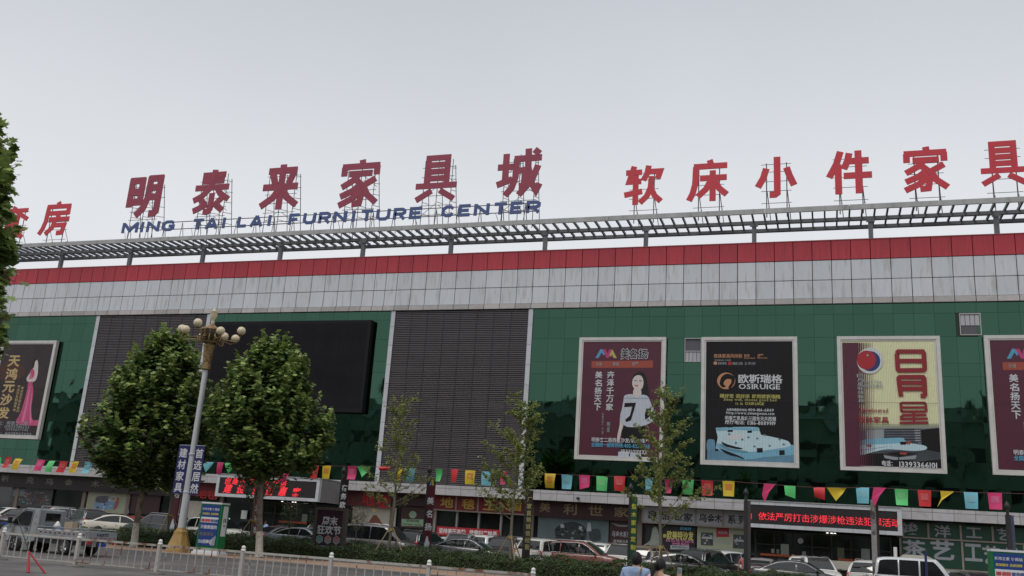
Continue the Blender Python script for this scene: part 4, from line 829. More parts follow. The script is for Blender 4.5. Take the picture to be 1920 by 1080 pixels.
LM = ['at the left edge of the photo', 'above the leftmost silver shop characters', 'left of the pilaster under the woman in a gown', 'nearly below the pink gown poster', 'beside a pink flag left of the first plane tree', 'just left of the left pale pilaster foot', 'just right of the left pale pilaster foot', 'half hidden by the first plane crown',
      'behind the left blue banner of the lamp', 'seen between the two blue lamp banners', 'folded, right of the blue lamp banners', 'narrow, above the left entrance sign corner', 'folded, at the left edge of the second plane crown', 'tiny, showing through the second plane crown', 'peeping from the right edge of the second plane crown', 'above the right corner of the left entrance sign',
      'right of the white on black banner post', 'folded to a triangle by the middle pale pilaster', 'crumpled short, behind the slim ginkgo top', 'twisted, in front of the louvres by the slim ginkgo', 'on the louvres left of the tallest banner post', 'narrow, just right of the tallest banner post', 'narrow, on the louvres over the gold characters', 'on the second louvre screen', 'on the louvres left of the ginkgo', 'half hidden by the ginkgo branches',
      'first on the green glass right of the ginkgo', 'below the lower left of the woman billboard', 'with a cut corner below the woman billboard', 'below the middle of the woman billboard', 'right of the green one below the woman billboard', 'half folded, left of the ginkgo before the woman billboard', 'half folded, right of that ginkgo trunk', 'below the left of the bed billboard', 'below the middle of the bed billboard', 'below the right corner of the bed billboard',
      'folded, above the left end of the right entrance sign', 'short, above the right entrance sign', 'short and narrow, above the right entrance sign', 'folded wide, above the right entrance sign', 'left of the grey scuffed post', 'folded, just right of the grey scuffed post', 'above the right end of the right entrance sign', 'above the upper green shop sign', 'folded to a thin tail, above the green shop sign', 'right of the folded tail flag', 'rightmost, beside the right edge post']
FC = {'g': ('green', flat('flag green', 96, 205, 120)), 'r': ('red', flat('flag red', 205, 52, 58)), 'y': ('yellow', flat('flag yellow', 214, 186, 50)), 'p': ('pink', flat('flag pink', 214, 62, 120)), 'b': ('light blue', flat('flag blue', 118, 190, 208))}
FP = {'g': flat('flag print green', 120, 196, 130), 'r': flat('flag print red', 200, 92, 92), 'y': flat('flag print orange', 206, 134, 60), 'p': flat('flag print pink', 206, 100, 140), 'b': flat('flag print blue', 128, 180, 192)}
SH = {'f': [(-.5, 0), (.5, 0), (.44, -1), (-.42, -1)], 's': [(-.46, 0), (.5, 0), (.12, -.95), (-.78, -.95)], 'n': [(-.36, 0), (.36, 0), (.2, -.92), (-.26, -.92)], 't': [(-.75, -.03), (.78, 0), (.45, -.4), (-.05, -.85)], 'c': [(-.5, 0), (.5, 0), (.48, -.8), (-.4, -1)],
      'h': [(-.6, 0), (.6, 0), (.5, -.28), (-.5, -.28)], 't2': [(-.32, 0), (.62, 0), (.12, -.5), (-.28, -1.2), (-.5, -.72)], 'h2': [(-.5, 0), (.4, 0), (.38, -.8), (-.42, -.6)], 't3': [(-.5, 0), (.5, 0), (-.4, -.55), (-.78, -1), (-.46, -.45)]}
cordpts = []
for i, (px, py, c, s) in enumerate(FL):
    p = at(px, py, BY); cordpts.append((p.x, BY+.02, p.z)); nm, fm = FC[c]
    t = thing('bunting_flag', (p.x, BY, p.z), f'{nm} flag on the cord, {LM[i]}', 'flag', 'paper flags on the bunting cord')
    w_, h_ = .60, .76; pts = SH[s]; rz = rnd.uniform(-.25, .25); mb = MB(); cv = rnd.uniform(-.08, .08); n = 5
    if len(pts) == 4:
        vs = []
        for a in range(n+1):
            for b in range(n+1):
                u, v = a/n, b/n; X = lerp(lerp(pts[0][0], pts[1][0], u), lerp(pts[3][0], pts[2][0], u), v); Z = lerp(lerp(pts[0][1], pts[1][1], u), lerp(pts[3][1], pts[2][1], u), v)
                vs.append((p.x+X*w_, BY+X*w_*rz*.6+cv*math.sin(math.pi*v)*1.2+.05*v*math.sin(3*u+i), p.z+Z*h_))
        mb.add(vs, [(a*(n+1)+b, a*(n+1)+b+1, (a+1)*(n+1)+b+1, (a+1)*(n+1)+b) for a in range(n) for b in range(n)], True)
        mb.build('cloth', fm, t)
        if s in 'fsc':
            q = MB(); idx = lambda a, b: vs[a*(n+1)+b]
            q.quad(*[(v[0], v[1]-.012, v[2]) for v in (idx(1, 1), idx(1, 3), idx(4, 3), idx(4, 1))]); q.build('print', FP[c], t)
    else:
        mb.poly([(p.x+a*w_, BY+.05*math.sin(5*k), p.z+b*h_) for k, (a, b) in enumerate(pts)]); mb.build('cloth', fm, t)
cordpts = [(cordpts[0][0]-3, BY+.02, cordpts[0][2])]+[q for a, b in zip(cordpts, cordpts[1:]) for q in ([a, ((a[0]+b[0])/2, BY+.02, (a[2]+b[2])/2-.012*abs(b[0]-a[0]))])]+[cordpts[-1], (cordpts[-1][0]+6, BY+.02, cordpts[-1][2]+.05)]
t = thing('bunting_line', (-20, BY, 5.3), 'thin dark red cord that carries the coloured flags across the car park', 'cord')
MB().tube(cordpts, .014, 4).build('cord', flat('dark red cord', 90, 40, 44), t)

# ------------------------------------------------------------------ ornate street lamp with two blue banners
LX, LY = -30.88, 40.9
t = thing('street_lamp', (LX, LY, .13), 'tall ornate street lamp with a gilded drum and round cream globes', 'street lamp')
m_gilt = M('gilded paint', (.30, .19, .075), .45, noise=.25, ns=6, c2=(.14, .085, .04), c2s=8, metal=.2); m_ochre = M('ochre base', (.36, .225, .07), .6, noise=.2, ns=4)
MB().lathe((LX, LY, 0), [(.62, .13), (.6, .3), (.36, .95), (.34, 1.12), (.26, 1.2), (.22, 1.3)], 8, smooth=False).build('base', m_ochre, t)
MB().lathe((LX, LY, 0), [(.20, 1.28), (.17, 5), (.135, 9.4)], 14).build('pole', M('white enamel pole', (.55, .56, .58), .4, noise=.12, ns=2, stretch=(1, 1, .2)), t)
mb = MB()
for z in (4.9, 3.0): mb.lathe((LX, LY, z), [(.19, 0), (.205, .03), (.205, .09), (.185, .12)], 12)
mb.build('pole_bands', m_strip, t)
MB().lathe((LX, LY, 0), [(.17, 9.35), (.24, 9.4), (.22, 9.55), (.20, 9.7), (.26, 10.45), (.30, 10.7), (.22, 10.75), (.22, 10.85)], 12, smooth=False).build('capital', m_gilt, t)
MB().lathe((LX, LY, 0), [(.30, 10.82), (.42, 10.9), (.50, 11.35), (.52, 11.5), (.38, 11.56)], 12).build('drum', M('dark gilt glass', (.06, .05, .035), .3, noise=.4, ns=6), t)
mb = MB()
for k in range(12):
    a = 2*math.pi*k/12; c_, s_ = math.cos(a), math.sin(a)
    mb.tube([(LX+.31*c_, LY+.31*s_, 10.82), (LX+.45*c_, LY+.45*s_, 10.95), (LX+.54*c_, LY+.54*s_, 11.5)], .035, 6)
    mb.tube([(LX+.5*c_, LY+.5*s_, 11.25), (LX+.66*c_, LY+.66*s_, 11.0), (LX+.60*c_, LY+.60*s_, 10.86)], .028, 5)
mb.lathe((LX, LY, 0), [(.34, 10.80), (.40, 10.84), (.38, 10.9)], 14); mb.lathe((LX, LY, 0), [(.55, 11.46), (.58, 11.52), (.50, 11.58), (.2, 11.72), (.1, 11.85)], 14); mb.build('drum_ribs', m_gilt, t)
m_globe = M('cream globe', (.66, .56, .38), .35, noise=.05)
mb = MB(); mb.lathe((LX, LY, 0), [(.06, 11.8), (.10, 11.95), (.08, 12.05), (.13, 12.12), (.19, 12.3), (.19, 12.48), (.22, 12.52), (.06, 12.6), (.03, 12.68), (0, 12.72)], 12); mb.build('finial', m_globe, t)
for k in range(8):
    a = 2*math.pi*k/8+.2; c_, s_ = math.cos(a), math.sin(a); low = k % 2
    r_ = 1.36 if low else 1.66; zz = 11.28 if low else 11.52
    pts = [(LX+q*c_, LY+q*s_, z) for q, z in ((.5, 11.15), (.8, 11.0), (r_-.25, 10.92), (r_-.03, 11.02), (r_, zz-.18))]
    o = MB().tube(pts, .03, 6).build('arm', m_gilt, t)
    MB().lathe((LX+r_*c_, LY+r_*s_, zz), [(.05, -.26), (.10, -.22), (.11, -.15)], 8).build('cup', m_gilt, o)
    MB().ball((LX+r_*c_, LY+r_*s_, zz), .225, 14, 10).build('globe', m_globe, o)
m_navy = flat('banner navy', 34, 38, 92, noise=.12, ns=2)
for s_, txt, lb in ((-1, '建材家具', 'navy banner with four white characters on the left of the lamp pole'), (1, '首选居然', 'navy banner with four white characters on the right of the lamp pole')):
    t2 = thing('pole_banner', (LX+s_*.52, LY-.05, 2.95), lb, 'banner', 'banners on the lamp pole')
    a, b = (LX-.86, LX-.2) if s_ < 0 else (LX+.16, LX+.74)
    MB().box(a, LY-.07, 2.95, b, LY-.03, 5.4).build('banner_panel', m_navy, t2)
    MB().vtext(txt, (a+b)/2, 5.26, .50, LY-.076, 1.17, off=.02).build('lettering', m_pwhite, t2)
    MB().box(min(a, LX), LY-.03, 5.38, max(b, LX), LY+.01, 5.43).build('bracket', m_strip, t2)

# ------------------------------------------------------------------ kiosks and the weekend lightbox
m_kgreen = flat('kiosk green', 16, 112, 62, noise=.08); m_kblue = flat('kiosk blue', 34, 62, 132, noise=.1); m_kwhite = flat('kiosk white', 214, 216, 220)
m_kyel = flat('kiosk yellow', 210, 196, 80); m_kred = flat('kiosk red', 198, 50, 52)
def kiosk(loc, rz, label):
    t = thing('advertising_kiosk', loc, label, 'kiosk', 'green kiosks on the pavement', rz)
    def B(mb, name, m, p=t): return mb.build(name, m, p, local=True)
    mb = MB(); mb.box(-.72, -.45, 0, .72, .45, .12); mb.box(-.66, -.4, .12, .66, .4, .22); B(mb, 'plinth', m_kwhite)
    B(MB().box(-.6, -.33, .22, .6, .33, 2.42), 'cabinet', m_kgreen)
    mb = MB(); mb.box(-.58, -.36, 2.42, .58, .36, 2.5); B(mb, 'top_cap', m_kwhite)
    o = B(MB().box(-.5, -.36, .42, .5, -.331, 2.36), 'screen_panel', m_kblue)
    B(MB().rect(-.49, 1.52, .49, 1.78, -.364), 'white_band', m_kwhite, o)
    mb = MB(); mb.text('城市之家 便民站', 0, 2.12, .13, -.367, 1, 'c', off=.018); mb.text('只做家庭的', -.46, 1.24, .19, -.367, .98, 'l', off=.02); mb.text('123招商区', -.46, .55, .19, -.367, .95, 'l', off=.02)
    B(mb, 'white_text', m_kwhite, o)
    B(MB().text('家装建材 品质保障', 0, 1.90, .11, -.367, .98, 'c', off=.02), 'yellow_text', m_kyel, o)
    B(MB().text('建材家居', -.47, 1.56, .16, -.368, .78, 'l', off=.025), 'red_text', m_kred, o); B(MB().text('首选居', .06, 1.56, .16, -.368, .9, 'l', off=.025), 'navy_text', m_kblue, o)
    B(MB().text('免费停车', -.46, .9, .2, -.367, 1, 'l', off=.006), 'outline_text', flat('kiosk dull gold', 130, 120, 96), o)
    B(MB().ribbon([(.26, .45), (.30, .7), (.40, .78), (.38, .45)], .14, -.366, -.362), 'figure', m_pgrey, o)
    o = B(MB().box(.601, -.2, .9, .62, .2, 2.34), 'side_panel', m_kwhite)
    mb = MB(); mb.box(.622, -.1, 1.55, .63, -.04, 1.75); mb.box(.622, .04, 1.55, .63, .1, 1.75); mb.lathe((.62, 0, 1.4), [(.05, 0), (.05, .012), (0, .012)], 10, 'x'); B(mb, 'sockets', m_black, o)
    return t
k1 = kiosk((-28.95, 40.75, .125), R(2), 'green kiosk with a blue text panel on the pavement beside the lamp post')
kiosk((AX(1856, 1050, 40.57)+.62, 40.9, .125), R(2), 'green kiosk with a blue text panel at the lower right corner')
t = thing('advertising_lightbox', (-24.35, 47.0, .16), 'brown lightbox with a dark weekend festival poster, standing in the hedge', 'lightbox')
LBX, LBY = -25.75, 46.6
mb = MB(); x0, x1, zb, zt = LBX-.95, LBX+.95, .16, 2.85
mb.box(x0, LBY, zb, x0+.16, LBY+.35, zt); mb.box(x1-.16, LBY, zb, x1, LBY+.35, zt); mb.box(x0+.16, LBY, zt-.16, x1-.16, LBY+.35, zt); mb.box(x0+.16, LBY+.001, zb, x1-.16, LBY+.34, .55)
ORG[t.name] = Vector((LBX, LBY, .16)); t.location = ORG[t.name]
mb.build('case', M('brown grey case', (.085, .07, .065), .6, noise=.15), t)
o = MB().box(x0+.16, LBY+.08, .55, x1-.16, LBY+.2, zt-.16).build('poster', flat('dark plum', 56, 26, 46, noise=.35, ns=2), t)
mb = MB(); mb.text('周末', LBX, 1.95, .48, LBY+.07, 1, 'c', off=.025); mb.text('狂欢节', LBX, 1.46, .5, LBY+.07, 1, 'c', off=.025); mb.build('lettering', m_pwhite, o)
for k, c in enumerate(((80, 150, 130), (196, 110, 84), (190, 80, 100))):
    cx = LBX-.52+k*.52
    MB().poly([(cx+.24*math.cos(math.pi*j/3+math.pi/6), LBY+.07, 1.14+.24*math.sin(math.pi*j/3+math.pi/6)) for j in range(6)][::-1]).build('hexagon', flat('hexagon plate', 150, 158, 160), o)
    mb = MB(); mb.poly([(cx-.2, LBY+.066, 1.2), (cx, LBY+.066, 1.35), (cx+.2, LBY+.066, 1.2)]); mb.text('特价', cx, 1.06, .13, LBY+.066, 1, 'c', off=.02); mb.build('hexagon_text', flat('hexagon colour', *c), o)
mb = MB(); mb.poly([(LBX-.7, LBY+.07, .74), (LBX-.6, LBY+.07, .66), (LBX+.66, LBY+.07, .66), (LBX+.66, LBY+.07, .82), (LBX-.6, LBY+.07, .82)]); mb.build('arrow_strip', m_pgrey, o)
MB().text('全城钜惠嗨翻天', LBX, .69, .12, LBY+.066, 1, 'c').build('arrow_text', m_letblk, o)

# ------------------------------------------------------------------ rusty white road fence
FNY = 26.45
m_rust = M('white paint with rust', (.44, .415, .38), .6, c2=(.19, .08, .04), thr=(.50, .62), c2s=2.6, noise=.12, ns=8)
m_rustless = M('white paint lightly rusted', (.48, .46, .43), .55, c2=(.21, .10, .055), thr=(.58, .68), c2s=3.0, noise=.1, ns=8)
fence = thing('road_fence', (-20, FNY, 0), 'white rusty road fence with ball topped posts along the road', 'fence')
PX = [AX(px, py, FNY) for px, py in ((-140, 985), (9, 995), (150, 1004), (301, 1016), (457, 1027), (622, 1040), (805, 1055), (1000, 1072))]
PX = [PX[0]-3.05]+PX
for i, x in enumerate(PX):
    o = MB().box(x-.055, FNY-.055, .04, x+.055, FNY+.055, .93).build('post', m_rustless, fence)
    mb = MB(); mb.lathe((x, FNY, 0), [(.075, .93), (.075, .97), (.045, .99)], 10); mb.ball((x, FNY, 1.025), .065, 12, 8); mb.build('ball_cap', m_white, o)
    mb = MB(); mb.lathe((x, FNY, 0), [(.30, .0), (.30, .03), (.24, .05), (.08, .07)], 12); mb.build('base_plate', M('dirty iron foot', (.16, .15, .13), .8, noise=.3, ns=4), o)
for i, (a, b) in enumerate(zip(PX, PX[1:])):
    mb = MB(); mb.box(a+.06, FNY-.028, .86, b-.06, FNY+.028, .925); mb.box(a+.06, FNY-.02, .12, b-.06, FNY+.02, .155)
    n = 11
    for k in range(1, n): x = lerp(a, b, k/n); mb.box(x-.013, FNY-.013, .155, x+.013, FNY+.013, .86)
    mb.build('fence_panel', m_rust if i in (1, 3, 4, 7) else m_rustless, fence)
# a thin leaning rod on two red legs in front of the fence
p0 = at(54, 1034, 22.5)
t = thing('rod_stand', (p0.x, 22.5, 0), 'thin dark leaning rod on red legs at the lower left', 'stand')
a = at(33, 972, 22.5); b = at(44, 1004, 22.5)
MB().tube([p0, b, a], [.016, .013, .010], 6).build('rod', flat('grey brown rod', 74, 66, 66), t)
mb = MB(); l1, l2 = at(52, 1090, 22.4), at(80, 1090, 22.6)
mb.tube([p0, (l1.x, 22.35, 0)], [.02, .05], 6); mb.tube([p0, (l2.x, 22.65, 0)], [.018, .03], 6); mb.build('legs', flat('red plastic', 178, 44, 50), t)

# ------------------------------------------------------------------ trees
def leafmat(name, c, var=.35, tr=.3, rough=.45): return M(name, c, rough, var=var, transl=tr, spec=.4)
m_leaf = leafmat('plane leaf', (.078, .132, .036), .4, .25); m_leaf_lit_tip = leafmat('young plane leaf lit tone', (.29, .38, .115), .3, .25)  # pale young leaf colour also carries the highlights of the clump tops
m_ginkgo = leafmat('ginkgo leaf', (.25, .295, .085), .3, .35); m_hedgeleaf = leafmat('hedge leaf', (.048, .080, .022), .6, .2); m_shrubleaf = leafmat('shrub leaf', (.06, .085, .03), .4, .25)
STAR = [(0, -.45), (.22, -.30), (.48, -.18), (.30, .02), (.46, .30), (.18, .24), (0, .58), (-.18, .24), (-.46, .30), (-.30, .02), (-.48, -.18), (-.22, -.30)]
FAN = [(0, -.5), (.45, .2), (.25, .45), (0, .35), (-.25, .45), (-.45, .2)]
OVAL = [(0, -.5), (.24, 0), (0, .5), (-.24, 0)]
def leaf(mb, p, n, size, shape, rg):
    n = n.normalized(); a = Vector((rg.uniform(-1, 1), rg.uniform(-1, 1), rg.uniform(-1, 1))); u = n.cross(a)
    if u.length < 1e-3: u = n.cross(Vector((1, .2, 0)))
    u.normalize(); v = n.cross(u)
    fold = rg.uniform(.05, .25)
    mb.poly([p+u*(x*size)+v*(y*size)-n*(abs(x)*size*fold) for x, y in shape])
def plane_tree(base, prof, label, lean=(0, 0), n_cl=190, n_lf=62, size=.27, trunk_r=.17, seed=1, split=3.2, limey=True, spr=1.0, fresh_lit=.7):
    """prof: (height above base, radius) of the crown's outline."""
    rg = random.Random(seed); B = Vector(base)
    t = thing('plane_tree', base, label, 'tree', 'plane trees')
    H = prof[-1][0]; z0 = prof[0][0]
    def rad(z):
        for (za, ra), (zb, rb) in zip(prof, prof[1:]):
            if za <= z <= zb: return lerp(ra, rb, (z-za)/(zb-za))
        return 0
    def axis(z): return Vector((lean[0]*z/H, lean[1]*z/H, 0))
    mb = MB(); ln = lambda z: B+axis(z)+Vector((.06*math.sin(z*1.1+seed), .05*math.cos(z*.9), z))
    zs = [0, .15, .9, 1.9, 3, split+.4, lerp(split, H, .4), lerp(split, H, .75), H-.4]
    rs = [trunk_r*1.35, trunk_r*1.1, trunk_r, trunk_r*.95, trunk_r*.88, trunk_r*.8, trunk_r*.5, trunk_r*.25, .02]
    mb.tube([ln(z) for z in zs], rs, 10)
    limbs = []
    for k in range(15):
        z = lerp(split-.1, H-1.8, k/15); a = k*2.4+seed; r = rad(min(H-.4, z+1.4))*.82
        p = ln(z); e = B+axis(z+1.5)+Vector((math.cos(a)*r, math.sin(a)*r, min(H-.3, z+1.5+rg.uniform(0, .8))))
        m_ = p.lerp(e, .5)+Vector((0, 0, -.15)); mb.tube([p, m_, e], [trunk_r*.42, trunk_r*.26, .025], 6)
    mb.build('trunk', m_trunk, t)
    if limey:
        MB().tube([ln(z)+Vector((0, 0, 0)) for z in (.02, .2, .9, 1.25)], [trunk_r*1.37, trunk_r*1.14, trunk_r+.006, trunk_r+.004], 12).build('limewash', m_lime, t)
    cr = MB(); tips = MB(); lobes = [(rg.uniform(0, 6.28), rg.uniform(z0, H), rg.uniform(.70, 1.18)) for _ in range(24)]
    for i in range(n_cl):
        z = z0+(H-z0)*rg.random()**.92; a = rg.uniform(0, 6.283); R_ = rad(z)
        lob = 1.0
        for la, lz, lk in lobes:
            d = abs((a-la+math.pi) % (2*math.pi)-math.pi)*R_
            if d*d+(z-lz)**2 < 1.7: lob *= lk
        q = rg.random()**.36; r = R_*q*min(1.16, max(.62, lob)); outer = q > .74
        c = B+axis(z)+Vector((math.cos(a)*r, math.sin(a)*r, z))
        dirn = Vector((math.cos(a)*.75, math.sin(a)*.75, .85)).normalized(); L_ = rg.uniform(.4, .8)*spr; n = n_lf if outer else int(n_lf*.7)
        for j in range(n):
            s = rg.random(); sp_ = .20+.16*(1-s)
            p = c+dirn*(L_*(s-.5))+Vector((rg.gauss(0, sp_*.75*spr), rg.gauss(0, sp_*.75*spr), rg.gauss(0, sp_*.6*spr)))
            nn = Vector((rg.gauss(0, .55), rg.gauss(0, .55), 1.0))+dirn*.5
            young = outer and (p-c).z > (.14*spr if fresh_lit < .75 else -.05) and rg.random() < fresh_lit  # new growth on outer clump tops, its pale colour painting in light from above
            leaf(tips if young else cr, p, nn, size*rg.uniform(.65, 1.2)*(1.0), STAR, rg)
        if outer and rg.random() < .6:      # upright sprig sticking out of the outline
            e = c+dirn*(L_*.5)
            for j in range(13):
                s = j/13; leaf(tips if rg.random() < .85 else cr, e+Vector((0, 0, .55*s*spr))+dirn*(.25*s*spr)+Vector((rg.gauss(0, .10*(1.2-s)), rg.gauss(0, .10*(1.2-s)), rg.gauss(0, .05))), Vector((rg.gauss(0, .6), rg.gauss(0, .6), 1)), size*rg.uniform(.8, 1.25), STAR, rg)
    o = cr.build('crown', m_leaf, t); tips.build('lit_young_leaves', m_leaf_lit_tip, t)
    return t
plane_tree((-35.05, 42.6, .12), [(3.3, 1.2), (3.9, 2.5), (5.0, 3.15), (6.4, 3.1), (7.6, 2.6), (8.9, 2.1), (10.0, 1.45), (10.8, .8), (11.2, .2)], 'large plane tree with a whitewashed trunk foot, left of the ornate lamp', (.3, 0), seed=3, n_cl=600, n_lf=50)
plane_tree((-27.0, 42.0, .12), [(4.1, 1.2), (4.6, 2.2), (5.6, 2.6), (7.0, 2.72), (8.2, 2.3), (9.3, 1.6), (10.2, .9), (10.7, .2)], 'large plane tree with a whitewashed trunk foot, right of the ornate lamp', (-.75, 0), seed=8, n_cl=520, n_lf=50)
plane_tree((-14.58, 11.5, 0), [(3.4, .7), (3.9, 1.3), (4.7, 1.72), (5.5, 1.62), (6.4, 1.25), (7.6, .9), (8.1, .5), (8.4, .1)], 'nearest plane tree with big leaves, cut by the left edge of the photo', (0, 0), seed=12, n_cl=430, n_lf=60, size=.19, split=2.6, limey=False, trunk_r=.13, spr=.6, fresh_lit=.8)

def ginkgo(base, H, label, seed, wide=1.0, trunk=.085, dens=1.0, stakes=True, leafy=m_ginkgo, lowest=2.6, leafn=1.0):
    rg = random.Random(seed); B = Vector(base)
    t = thing('ginkgo_tree', base, label, 'tree', 'slim ginkgo trees on stakes')
    mb = MB(); wob = lambda z: B+Vector((.07*math.sin(z*.8+seed), .05*math.cos(z*.7+seed), z))
    zs = [0, .5, 1.5, 3, 4.5, 6, 7.5, H]; zs = [z for z in zs if z < H]+[H]
    mb.tube([wob(z) for z in zs], [lerp(trunk*1.15, .012, (z/H)**1.0) for z in zs], 8)
    lf = MB(); nb = int(40*dens)
    for k in range(nb):
        f = k/nb; z = lerp(lowest, H-.5, f**.9); a = rg.uniform(0, 6.283); L_ = lerp(2.6, .8, f**.8)*wide*1.1*rg.uniform(.6, 1.1); up = rg.uniform(.35, .95)
        p = wob(z); d = Vector((math.cos(a), math.sin(a), up)).normalized(); pts = [p]; q = p.copy(); dd = d.copy()
        for j in range(5):
            dd = (dd+Vector((rg.gauss(0, .08), rg.gauss(0, .08), .06))).normalized(); q = q+dd*(L_/5); pts.append(q.copy())
        mb.tube(pts, [.028*(1-f*.5), .022, .017, .012, .009, .005], 5, smooth=False)
        for j in range(int(3+L_*4.5)):
            sj = rg.uniform(.15, 1.0); i = min(4, int(sj*5)); c = pts[i].lerp(pts[i+1], sj*5-i); tw = (d+Vector((rg.gauss(0, .8), rg.gauss(0, .8), rg.gauss(.1, .4)))).normalized()*rg.uniform(.15, .55)
            mb.tube([c, c+tw], [.006, .003], 3, cap=False)
            for m_ in range(int(rg.uniform(7, 15)*leafn)):
                pp = c+tw*rg.random()+Vector((rg.gauss(0, .045), rg.gauss(0, .045), rg.gauss(0, .045)))
                leaf(lf, pp, Vector((rg.gauss(0, .7), rg.gauss(0, .7), .8)), rg.uniform(.08, .13), FAN, rg)
    for j in range(60):
        z = rg.uniform(H-1.4, H); leaf(lf, wob(z)+Vector((rg.gauss(0, .06), rg.gauss(0, .06), 0)), Vector((rg.gauss(0, 1), rg.gauss(0, 1), .6)), .10, FAN, rg)
    mb.build('trunk', m_bark2, t); lf.build('crown', leafy, t)
    if stakes:
        m_st = M('bamboo stake', (.30, .22, .13), .7, noise=.2, ns=5)
        for k in range(3):
            a = k*2.094+.5+seed*.3; tp = wob(1.75)+Vector((math.cos(a)*.1, math.sin(a)*.1, 0))
            MB().tube([tp+Vector((0, 0, .08)), B+Vector((math.cos(a)*1.15, math.sin(a)*1.15, .02))], .03, 6).build('stake', m_st, t)
        MB().lathe(wob(1.72), [(.11, -.06), (.12, 0), (.11, .06)], 8).build('tie', M('yellow tie', (.42, .28, .05), .6), t)
    return t
def gx(px, py, Y): return AX(px, py, Y)
ginkgo((gx(731, 1010, 47.2), 47.2, .16), 9.1, 'tall thin ginkgo in front of the louvres, left of the tallest banner post', 5, .92, dens=1.15, leafn=.75)
ginkgo((gx(960, 1010, 46.6), 46.6, .16), 8.9, 'ginkgo with sparse spreading branches in front of the pale pilaster', 9, 1.05, dens=1.15, leafn=1.5)
ginkgo((gx(1239, 1000, 46.4), 46.4, .16), 9.5, 'ginkgo overlapping the woman billboard, behind the two pedestrians', 14, 1.1, dens=1.2, leafn=1.4)
ginkgo((gx(316, 985, 47.6), 47.6, .16), 6.2, 'young staked ginkgo mostly hidden under the first plane crown', 21, .7, dens=.6)
ginkgo((gx(472, 985, 47.4), 47.4, .16), 6.0, 'young staked ginkgo behind the green kiosk', 26, .8, dens=.9, leafy=m_shrubleaf)
def small_tree(base, H, label, seed, blossom=False):
    rg = random.Random(seed); B = Vector(base); t = thing('small_tree', base, label, 'small tree', 'small round trees in the hedge')
    mb = MB(); mb.tube([B, B+Vector((.03, 0, H*.5)), B+Vector((.0, .02, H*.85))], [.035, .028, .012], 6)
    lf = MB(); bl = MB()
    for k in range(9):
        a = k*2.4; e = B+Vector((math.cos(a)*.45, math.sin(a)*.45, H*.72+rg.uniform(-.2, .45))); mb.tube([B+Vector((.02, 0, H*.5)), e], [.018, .006], 5)
    for k in range(650):
        a, r, z = rg.uniform(0, 6.28), rg.random()**.5*.62, rg.gauss(H*.78, .30)
        leaf(lf, B+Vector((math.cos(a)*r, math.sin(a)*r, z)), Vector((rg.gauss(0, .6), rg.gauss(0, .6), 1)), rg.uniform(.07, .12), OVAL, rg)
    if blossom:
        for k in range(60):
            a, r = rg.uniform(0, 6.28), rg.random()**.5*.5; leaf(bl, B+Vector((math.cos(a)*r, math.sin(a)*r, H*.78+rg.uniform(.2, .6))), Vector((rg.gauss(0, .6), rg.gauss(0, .6), 1)), .07, OVAL, rg)
        bl.build('blossom', flat('faded blossom', 190, 160, 150), t)
    mb.build('trunk', m_bark2, t); lf.build('crown', m_shrubleaf, t)
small_tree((gx(541, 1000, 47.5), 47.5, .16), 2.9, 'small round tree with faded blossom, in front of the left entrance', 31, True)
small_tree((gx(592, 1000, 47.6), 47.6, .16), 2.7, 'small dark tree just left of the festival lightbox', 32)
small_tree((gx(668, 990, 48.2), 48.2, .16), 2.9, 'small round tree behind the right side of the festival lightbox', 33, True)

# ------------------------------------------------------------------ hedges
def hedge(x0, x1, y0, y1, h, label, seed, n):
    rg = random.Random(seed); t = thing('clipped_hedge', ((x0+x1)/2, (y0+y1)/2, .16), label, 'hedge', 'clipped hedges')
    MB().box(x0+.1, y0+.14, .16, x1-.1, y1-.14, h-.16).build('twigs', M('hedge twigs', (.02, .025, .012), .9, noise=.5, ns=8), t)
    mb = MB(); W = y1-y0
    for i in range(n):
        x = rg.uniform(x0, x1); bump = .10*math.sin(x*1.7+seed)+.07*math.sin(x*4.3)+.05*math.sin(x*9.1)
        if rg.random() < .5: p = Vector((x, rg.uniform(y0, y1), h+bump-abs(rg.gauss(0, .06)))); nn = Vector((rg.gauss(0, .7), rg.gauss(0, .7), 1))
        else: p = Vector((x, y0+.1*math.sin(x*2.9)+abs(rg.gauss(0, .07)), rg.uniform(.2, h+bump))); nn = Vector((rg.gauss(0, .7), -1, rg.gauss(.5, .6)))
        if rg.random() < .10: p.z += rg.random()*.16
        leaf(mb, p, nn, rg.uniform(.07, .13), OVAL, rg)
    mb.build('leaves', m_hedgeleaf, t)
hedge(-41.0, -1.5, 44.7, 46.0, .86, 'lower front hedge running along the pavement', 41, 30000)
hedge(-40.0, 2.3, 47.2, 48.7, 1.02, 'taller rear hedge between the pavement planting and the parked cars', 43, 34000)
hedge(-37.7, -33.2, 43.3, 44.1, .55, 'short low hedge piece at the foot of the first plane tree', 45, 2500)

